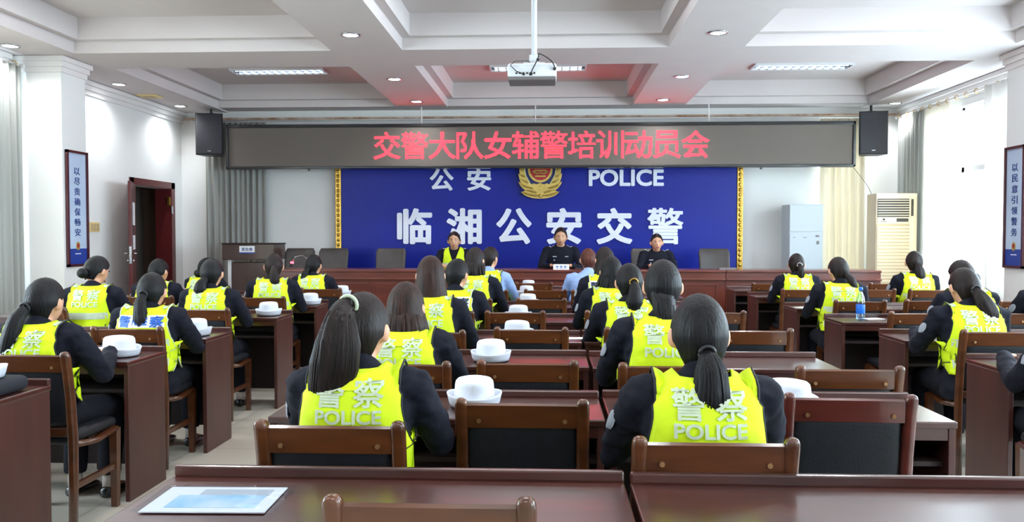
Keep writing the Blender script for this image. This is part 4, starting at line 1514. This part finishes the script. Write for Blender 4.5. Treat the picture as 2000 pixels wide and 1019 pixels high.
        if vest == 'silver':
            cloth_text('警', -0.060, 0.962, 0.092, 0.086, 0.024, M['silver'])
            cloth_text('察', 0.060, 0.962, 0.092, 0.086, 0.024, M['silver'])
            cloth_text('POLICE', 0, 0.890, 0.205, 0.043, 0.024, M['silver'], 0.02)
        elif vest == 'patch':
            MB().grid([[vback(-0.142 + 0.284 * i / 12, Z(z), 0.005) for i in range(13)] for z in (0.905, 0.93, 0.96, 0.985)]).build('white_patch', M['patch_white'], vo, True)
            ink = M['patch_blue'] if near else M['patch_navy']
            cloth_text('警', -0.098, 0.945, 0.078, 0.068, 0.026, ink, 0.02)
            cloth_text('POLICE', 0, 0.945, 0.09, 0.045, 0.026, ink, 0.02)
            cloth_text('察', 0.098, 0.945, 0.078, 0.068, 0.026, ink, 0.02)
    if badge and sleeve == 'jacket':
        S0, el, _, _ = arms[-1]
        ab = MB()
        c = S0.lerp(el, 0.42) + Vector((-0.012, -0.008, 0))
        d = (el - S0).normalized()
        o_ = Vector((-1, -0.25, 0.1))
        o_ = (o_ - d * o_.dot(d)).normalized()
        u_ = d.cross(o_).normalized()
        rws_ = []
        for j in range(6):
            t = -1 + 2 * j / 5
            hw = 0.030 * math.sqrt(max(0.05, 1 - t * t * 0.95))
            rws_.append([c + d * (t * 0.038) + u_ * (hw * math.sin(a)) * 1.1 + o_ * (0.068 * math.cos(a * 0.5) - 0.004) for a in [(-1 + 2 * i / 6) * 0.9 for i in range(7)]])
        ab.grid(rws_).build('arm_badge', M['pale_badge'], jacket, True)
    if zf > 0:       # officers on the stage: shoulder stars, chest badges
        st_ = MB()
        for sx in (-1, 1):
            for i in range(4):
                p = over(sx * (0.095 + 0.022 * i), sy(1.0) + 0.03, 0.006)
                if p is not None:
                    st_.sphere(p, (0.014, 0.014, 0.007) if i == 3 else (0.007, 0.007, 0.005), 8, 6)
        st_.build('shoulder_star', M['steel_white'], jacket, True)
        cbd = MB()
        for xx, zz, w2, h2 in ((0.085, 0.885, 0.06, 0.016), (-0.085, 0.885, 0.05, 0.016), (0.09, 0.84, 0.02, 0.02)):
            p = front(xx, Z(zz), 0.016)
            cbd.box(p, (w2, 0.006, h2), 0.002)
        if not vest:
            cbd.build('chest_badge', M['pale_badge'], jacket)
    # hair
    hm = hair_shell(hair if hair in ('bob', 'longbob', 'messy', 'short', 'crop') else 'tied', Mh, seed)
    solid_shell(hm, 0.010)
    if hair in ('messy', 'bob'):
        rnd = random.Random(int(seed * 77))
        for s in range(46 if hair == 'messy' else 20):
            f = rnd.uniform(-1.9, 1.9)
            z1 = rnd.uniform(-0.145, -0.19) if hair == 'messy' else rnd.uniform(-0.13, -0.16)
            rr = rnd.uniform(0.95, 1.16)
            pts = []
            for t, ra, rb in ((0, 0.082, 0.098), (0.35, 0.094, 0.103), (0.7, 0.104, 0.106), (0.88, 0.105, 0.105), (1.0, 0.104, 0.104)):
                g = 1.0 + (rr - 1.0) * t * t
                pts.append(Mh @ Vector((ra * g * math.sin(f + 0.05 * t), -rb * g * math.cos(f), -0.02 + (z1 + 0.02) * t)))
            hm.tube(pts, [0.010, 0.013, 0.011, 0.008, 0.002], 6)
    if hair == 'bun':
        hm.sphere(Mh @ Vector((0, -0.115, -0.055)), (0.045, 0.035, 0.042), 16, 12)
    if hair == 'pony':
        T = tail or dict(root=(0, -0.105, -0.02), pts=[(0, -0.155, -0.07), (0, -0.165, -0.15), (0, -0.15, -0.24)], r=[0.02, 0.036, 0.04, 0.012])
        A = Mh @ Vector(T['root'])
        Rz = Matrix.Rotation(R(yaw), 4, 'Z')
        path = [A] + [C + (Rz @ Vector(p)) for p in T['pts']]
        tail_mesh(hm, [A + (C - A) * 0.2] + path, [T['r'][0] * 1.2] + T['r'], seed, strands=T.get('strands', 8), flat=T.get('flat', 0.75), lobes=T.get('lobes', 0.16))
    ho = hm.build('hair', H[hc], root, True)
    if hair in ('pony', 'bun') and tie:
        T = tail or dict(root=(0, -0.105, -0.02))
        c = Mh @ Vector(T['root']) if hair == 'pony' else Mh @ Vector((0, -0.105, -0.03))
        dr_ = (Mh.to_3x3() @ Vector((0, -1, -0.25))).normalized()
        a = dr_.cross(Vector((0, 0, 1))).normalized()
        b = a.cross(dr_)
        MB().tube([c + dr_ * 0.008 + (a * math.cos(2 * PI * i / 16) + b * math.sin(2 * PI * i / 16)) * (T.get('r', [0.024])[0] + 0.002) for i in range(17)], 0.006, 8).build('hair_tie', M[tie], ho, True)
    if glasses:
        gm = MB()
        for sx in (-1, 1):
            gm.tube([Mh @ Vector((sx * 0.032 + 0.022 * math.cos(2 * PI * i / 16), 0.101, 0.004 + 0.017 * math.sin(2 * PI * i / 16))) for i in range(17)], 0.0018, 6)
            gm.tube([Mh @ Vector(p) for p in ((sx * 0.055, 0.10, 0.008), (sx * 0.076, 0.06, 0.010), (sx * 0.080, -0.01, 0.006))], 0.0018, 6)
        gm.build('glasses', M['black_plastic'], root, True)
    return root


CH_L = 'padded wooden chair under the '


def seat(lb, px, yc, top, who, cx=None, rzc=0.0, dy=0.25, kind='a', chair=True, **kw):
    person(lb, px, yc + dy, top, **kw)
    if chair:
        place_chair(px if cx is None else cx, yc, CH_L + who, kind, rzc)


LOWTAIL = dict(root=(0, -0.10, -0.045), pts=[(0.005, -0.135, -0.085), (0.005, -0.145, -0.16), (0.0, -0.14, -0.255)], r=[0.02, 0.045, 0.055, 0.022], strands=26)
people_args = [
    # middle block, door half
    ('woman with a long high dark ponytail in a yellow police vest, nearest the camera', -0.615, 2.40, 1.253, 'woman with the long high ponytail', dict(hc='dark', near=True, yaw=-12, pitch=-8, reach=0.36, tie='silver', wide=0.98, cx=-0.655, tuck=True, stripe=False,
        tail=dict(root=(-0.01, -0.085, 0.08), pts=[(-0.012, -0.135, 0.065), (-0.012, -0.165, -0.02), (-0.02, -0.168, -0.09), (-0.038, -0.16, -0.17), (-0.04, -0.15, -0.222)], r=[0.028, 0.042, 0.068, 0.070, 0.058, 0.034], strands=150, flat=0.45, lobes=0.3))),
    ('woman with messy brown shoulder hair in a yellow police vest', -0.68, 3.57, 1.222, 'woman with messy brown hair', dict(hair='messy', hc='brown', near=True, stripe=False, yaw=-8, reach=0.39, cx=-0.66)),
    ('woman with a smooth long brown bob and a yellow vest, behind the messy haired one', -0.74, 4.78, 1.318, 'woman with the smooth long bob', dict(hair='longbob', hc='brown', yaw=4, cx=-0.72, reach=0.2)),
    ('woman with short black hair and a white lettered patch on her yellow vest', -0.71, 5.98, 1.267, 'short haired woman with the white vest patch', dict(hair='short', yaw=-20, vest='patch', cx=-0.78, reach=0.22, rz=-10)),
    ('woman with a dark bob facing the window side in the fifth middle row', -0.69, 7.25, 1.337, 'woman with the dark bob, fifth up the middle block', dict(hair='bob', hc='dark', yaw=-20, cx=-0.74, reach=0.25, rz=-6)),
    ('person with short dark hair, yellow vest and a light blue sleeve near the head table', -0.64, 8.45, 1.327, 'person with the light blue sleeve near the vested officer', dict(hair='short', hc='dark', yaw=-25, sleeve='shirt', cx=-0.66, reach=0.4, rz=-10)),
    # middle block, window half
    ('woman with a low black ponytail and dark tie in the nearest occupied row', 0.45, 2.25, 1.261, 'woman with the low black ponytail', dict(near=True, yaw=2, pitch=-4, reach=0.46, tie='black_plastic', tail=LOWTAIL, wide=0.98, stripe=False)),
    ('tall woman with low gathered black hair just beyond the low black ponytail', 0.52, 3.57, 1.328, 'tall woman with low gathered hair', dict(near=True, yaw=-6, pitch=-2, reach=0.38, wide=1.02,
        tail=dict(root=(0.0, -0.09, -0.06), pts=[(0.005, -0.108, -0.10), (0.01, -0.115, -0.15), (0.012, -0.11, -0.205)], r=[0.05, 0.05, 0.04, 0.014], flat=0.6, strands=24))),
    ('woman with a black ponytail held by a gold hair tie', 0.50, 4.97, 1.266, 'woman with the gold hair tie', dict(yaw=4, reach=0.21, tie='gold', cx=0.55, tail=dict(root=(0.01, -0.105, 0.0), pts=[(0.01, -0.15, -0.045), (0.005, -0.155, -0.11), (0.0, -0.14, -0.17)], r=[0.022, 0.04, 0.052, 0.03]))),
    ('woman with a dark bob leaning beyond the gold hair tie', 0.47, 6.1, 1.284, 'dark bobbed woman beyond the gold hair tie', dict(hair='bob', yaw=8, reach=0.25, cx=0.48)),
    ('woman with wavy dark brown hair and a white patched vest near the head table', 0.50, 7.32, 1.341, 'wavy haired woman with the white patched vest', dict(hair='longbob', hc='dark', yaw=14, vest='patch', reach=0.25, cx=0.5)),
    ('person with reddish hair in a light blue shirt close to the head table', 0.40, 8.45, 1.312, 'reddish haired person in the light blue shirt', dict(hair='short', hc='red', yaw=10, vest=None, sleeve='shirt', reach=0.4, cx=0.44)),
    # door-side block
    ('woman with a long ponytail beside the white hat at the door-side aisle, cheek showing', -2.55, 3.77, 1.227, 'long ponytailed woman at the door-side aisle', dict(near=True, rz=-3, yaw=-6, pitch=-4, reach=0.27, cx=-2.50, tie='black_plastic',
        tail=dict(root=(-0.02, -0.10, -0.025), pts=[(-0.03, -0.15, -0.07), (-0.045, -0.175, -0.17), (-0.075, -0.165, -0.28), (-0.11, -0.15, -0.36)], r=[0.024, 0.038, 0.045, 0.042, 0.02], strands=34))),
    ('woman with a black ponytail over a white and blue patch on her vest', -2.54, 4.86, 1.207, 'ponytailed woman with the white and blue patch', dict(near=True, rz=4, yaw=-4, vest='patch', reach=0.16, cx=-2.57, tie='black_plastic',
        tail=dict(root=(0, -0.105, -0.02), pts=[(0.0, -0.15, -0.06), (0.01, -0.165, -0.16), (0.015, -0.155, -0.25), (0.015, -0.15, -0.31)], r=[0.022, 0.034, 0.045, 0.045, 0.02], strands=24))),
    ('woman with a looped low bun and yellow vest, third along the door-side aisle', -2.70, 6.17, 1.262, 'woman with the looped low bun', dict(hair='pony', rz=3, yaw=-4, reach=0.25, cx=-2.68,
        tail=dict(root=(-0.015, -0.10, -0.05), pts=[(-0.03, -0.135, -0.075), (-0.035, -0.14, -0.12), (-0.03, -0.125, -0.165)], r=[0.025, 0.04, 0.048, 0.03]))),
    ('woman with a thin dark brown ponytail and full vest back, fourth on the door-side aisle', -2.62, 7.40, 1.277, 'woman with the thin brown ponytail', dict(hc='dark', yaw=8, rz=8, reach=0.2, cx=-2.65,
        tail=dict(root=(0.005, -0.105, -0.01), pts=[(0.01, -0.145, -0.05), (0.015, -0.15, -0.13), (0.01, -0.14, -0.215)], r=[0.022, 0.038, 0.045, 0.02]))),
    ('woman in glasses with tied black hair, last on the door-side aisle', -2.60, 8.65, 1.240, 'woman in glasses', dict(yaw=-16, rz=2, reach=0.22, cx=-2.45, glasses=True,
        tail=dict(root=(-0.01, -0.10, -0.04), pts=[(-0.03, -0.13, -0.08), (-0.04, -0.14, -0.15), (-0.05, -0.135, -0.23)], r=[0.022, 0.036, 0.04, 0.015]))),
    ('woman with a low bun looking down beside the wall poster', -3.68, 6.22, 1.281, 'woman with the low bun by the poster', dict(hair='bun', hc='black', yaw=-26, pitch=-20, rz=4, reach=0.3, cx=-3.88, rzc=-0.3)),
    ('short haired person in a yellow vest in front of the open door', -3.76, 7.45, 1.222, 'short haired person by the open door', dict(hair='short', yaw=-18, reach=0.25, rz=2, cx=-3.72)),
    ('dark haired person mostly hidden beyond the looped bun', -3.82, 8.7, 1.201, 'person hidden beyond the looped bun', dict(hair='bun', yaw=-20, reach=0.25, rz=-8)),
    # window-side block
    ('woman with a long low ponytail writing at the window-side aisle, sleeve badge showing', 2.59, 4.94, 1.241, 'ponytailed woman writing at the window-side aisle', dict(near=True, yaw=6, pitch=-14, rz=0, reach=0.36, lean=0.05, cx=2.64, tie='black_plastic', hc='dark',
        tail=dict(root=(0.0, -0.105, -0.035), pts=[(0.02, -0.15, -0.07), (0.05, -0.165, -0.15), (0.055, -0.15, -0.24), (0.05, -0.14, -0.29)], r=[0.026, 0.05, 0.06, 0.045, 0.018], strands=24))),
    ('woman with a curly low bun leaning toward the paper by the water bottle', 2.58, 7.22, 1.253, 'woman with the curly low bun', dict(hc='dark', yaw=14, pitch=-10, rz=-4, reach=0.26, cx=2.68, glasses=True,
        tail=dict(root=(0.02, -0.10, -0.05), pts=[(0.045, -0.14, -0.075), (0.065, -0.145, -0.13), (0.075, -0.13, -0.18)], r=[0.022, 0.034, 0.034, 0.02]))),
    ('woman with a ponytail and silver hair clip in front of the grey cabinet', 2.67, 8.78, 1.254, 'woman with the silver hair clip', dict(hc='dark', yaw=-4, rz=-6, reach=0.22, tie='chrome', cx=2.66,
        tail=dict(root=(0.02, -0.105, -0.01), pts=[(0.03, -0.145, -0.05), (0.03, -0.145, -0.11), (0.03, -0.135, -0.165)], r=[0.022, 0.032, 0.034, 0.015]))),
    ('woman with a thick low ponytail in front of the air conditioner', 3.92, 8.78, 1.280, 'woman before the air conditioner', dict(yaw=-6, rz=-4, reach=0.25, hc='dark', cx=3.98, tail=dict(root=(0.01, -0.10, -0.03), pts=[(0.02, -0.14, -0.07), (0.03, -0.145, -0.14), (0.03, -0.135, -0.21)], r=[0.024, 0.046, 0.05, 0.02]))),
    ('person with head bowed against the bright window, half hidden by the writing woman', 3.18, 6.15, 1.257, 'person bowed against the bright window', dict(hair='bun', hc='dark', yaw=12, pitch=-20, rz=4, reach=0.25, lean=0.06, cx=3.3)),
    ('woman with dark hair in profile cut by the picture edge below the window poster', 3.76, 6.15, 1.290, 'woman cut by the picture edge below the poster', dict(hair='bun', yaw=14, pitch=-6, rz=4, reach=0.25, cx=3.8)),
    ('person in a dark sleeve reaching in from the picture edge, window side', 2.50, 3.65, 1.25, 'person reaching in from the picture edge', dict(vest=None, near=True, yaw=10, reach=0.42, hair='bob', wide=1.1)),
]


for (lb, px, yc, top, who, kw) in people_args:
    seat(lb, px, yc, top, who, **kw)
person('vested officer with cropped hair seated at the head table', -1.42, 12.05, 1.513, hs=1.1, hair='crop', zf=0.2, rz=180, yaw=0, male=True, skin='skin_tan', reach=0.28, deskz=0.975, badge=False, pitch=-2, wide=1.12)
person('officer in a dark uniform speaking at the head table behind the name plate', 0.15, 12.05, 1.573, hs=1.14, hair='short', zf=0.2, rz=180, male=True, skin='skin_tan', vest=None, reach=0.26, deskz=0.975, pitch=-6, wide=1.18)
person('woman officer in a dark uniform with pulled back hair at the head table', 1.55, 12.05, 1.482, hs=1.08, hair='tied', zf=0.2, rz=180, skin='skin', vest=None, reach=0.28, deskz=0.975, pitch=-2, wide=1.05)
for x, who in ((-1.42, 'the vested officer'), (0.15, 'the speaking officer')):
    c = dup(oc, (x, 12.12, 0.2), 0, 'leather chair mostly hidden behind ' + who)
    c.scale = (0.8, 0.9, 0.78)

# ------------------------------------------------------------------ white hats
ha = thing('white_hat', 'x', 'hat', (0, 0, -9), group='white uniform hats')
MB().lathe([(0.002, 0.112), (0.05, 0.111), (0.066, 0.107), (0.0735, 0.099), (0.0765, 0.086), (0.079, 0.055), (0.081, 0.024), (0.08, 0.012)], seg=40, sy=1.18).build('crown', M['hat'], ha, True)
br = MB()
rings = []
for r, z in ((0.078, 0.014), (0.088, 0.002), (0.096, 0.004), (0.102, 0.018), (0.107, 0.038), (0.110, 0.048), (0.108, 0.050), (0.103, 0.044), (0.098, 0.026), (0.092, 0.014), (0.082, 0.012)):
    rg = []
    for q in range(48):
        a = 2 * PI * q / 48
        up = 1.0 if z < 0.006 else 0.9 + 0.22 * math.cos(a) ** 2
        rg.append((r * math.cos(a), r * 1.12 * math.sin(a), z * up))
    rings.append(rg)
br.loft(rings, cap=False).build('brim', M['hat'], ha, True)
MB().lathe([(0.0805, 0.022), (0.0825, 0.024), (0.081, 0.040), (0.0795, 0.040)], seg=40, sy=1.18).build('hat_band', M['steel_white'], ha, True)
first = True
for x, y, z, rz, lb in [
    (-0.30, 3.22, 0.762, 0.1, 'largest white hat, on the desk beside the long high ponytail'),
    (-0.32, 4.40, 0.762, -0.1, 'second white hat up the middle column of hats'),
    (-0.22, 5.42, 0.762, 0.7, 'third white hat up the middle column, half behind a chair rail'),
    (-0.26, 6.65, 0.762, 0.0, 'fourth white hat up the middle column of hats'),
    (-0.22, 7.98, 0.762, 0.5, 'fifth white hat up the middle column of hats'),
    (-0.27, 9.32, 0.762, 0.2, 'sixth white hat up the middle column, farthest but one'),
    (-0.28, 10.50, 0.762, 0.2, 'farthest white hat, over the rail of the last chair before the head table'),
    (-2.42, 4.48, 0.762, 1.2, 'white hat at the end of the nearest full desk on the door side'),
    (-2.41, 5.44, 0.762, 0.1, 'white hat on the second door-side desk, in front of the looped bun'),
    (-2.40, 6.87, 0.762, 0.2, 'white hat on the third door-side desk, below the thin ponytail'),
    (-2.37, 7.98, 0.762, 0.4, 'white hat on the fourth door-side desk by a dark sleeve'),
    (-2.38, 9.24, 0.762, 0.2, 'white hat at the last door-side desk below the glasses'),
    (-3.30, 9.2, 0.762, 0.3, 'small white hat between the two rear women on the door side'),
    (-2.42, 3.34, 0.83, 0.3, 'white hat on dark cloth at the picture edge, door side'),
    (0.92, 3.22, 0.762, 0.9, 'white hat half hidden by the sleeve of the low black ponytail'),
]:
    if first:
        ha.location = (x, y, z)
        ha.rotation_euler = (0, 0, rz)
        ha['label'] = lb
        first = False
    else:
        dup(ha, (x, y, z), rz, lb)
dc = MB().box((-2.40, 3.35, 0.795), (0.24, 0.26, 0.066), 0.028, seg=3)
tag(dc.build('folded_cloth', M['dark_cloth'], None, True), 'dark folded cloth under the hat at the picture edge', 'cloth')

# ------------------------------------------------------------------ papers, folder, bottle
fo = thing('document_folder', 'clear plastic folder with blue and white papers on the nearest desk', 'folder', (-0.84, 2.02, 0.762), 0.03)
MB().b2((-0.158, -0.098, 0.001), (0.148, 0.098, 0.004)).build('printed_sheet', M['paper'], fo)
MB().b2((-0.11, -0.068, 0.004), (0.115, 0.028, 0.0052)).build('blue_print', M['folder_blue'], fo)
MB().b2((-0.06, 0.028, 0.004), (0.12, 0.075, 0.0052)).build('grey_print', M['cabinet'], fo)
rws = []
for j in range(9):
    rws.append([(-0.175 + 0.35 * i / 14, -0.11 + 0.22 * j / 8, 0.007 + 0.0009 * math.sin(i * 1.3 + j) + 0.0006 * math.sin(j * 2.1)) for i in range(15)])
MB().grid(rws).build('plastic_sleeve', M['film'], fo, True)
bo = thing('water_bottle', 'clear water bottle with blue label and blue cap on a window-side desk', 'bottle', (2.50, 6.72, 0.762))
MB().lathe([(0.028, 0.0), (0.034, 0.008), (0.034, 0.07), (0.032, 0.085), (0.034, 0.10), (0.034, 0.15), (0.030, 0.18), (0.016, 0.215), (0.0135, 0.235)], seg=24).build('body', M['bottle'], bo, True)
MB().lathe([(0.0346, 0.05), (0.035, 0.052), (0.035, 0.118), (0.0346, 0.12)], seg=24).build('bottle_label', M['bottle_blue'], bo, True)
MB().lathe([(0.015, 0.236), (0.016, 0.24), (0.016, 0.256), (0.014, 0.26)], seg=20).build('cap', M['bottle_blue'], bo, True)


def sheet(name, lb, cat, x, y, z, sx, sy, rz, m='paper', th=0.003):
    o = MB().box((0, 0, th / 2), (sx, sy, th)).build(name, M[m])
    o.location = (x, y, z)
    o.rotation_euler = (0, 0, rz)
    return tag(o, lb, cat)


sheet('paper_sheet', 'white paper beside the water bottle', 'paper', 2.62, 6.78, 0.761, 0.16, 0.10, 0.3)
sheet('paper_sheet', 'white paper at the desk edge by the curly bun', 'paper', 2.42, 7.84, 0.761, 0.20, 0.14, 0.4)
sheet('notebook', 'small pale notebook on the desk before the gold hair tie', 'notebook', 0.16, 5.38, 0.761, 0.12, 0.10, 0.1)
sheet('notebook', 'pale notebook lying on the desk past the third row', 'notebook', 0.30, 6.6, 0.761, 0.13, 0.1, 0.1)
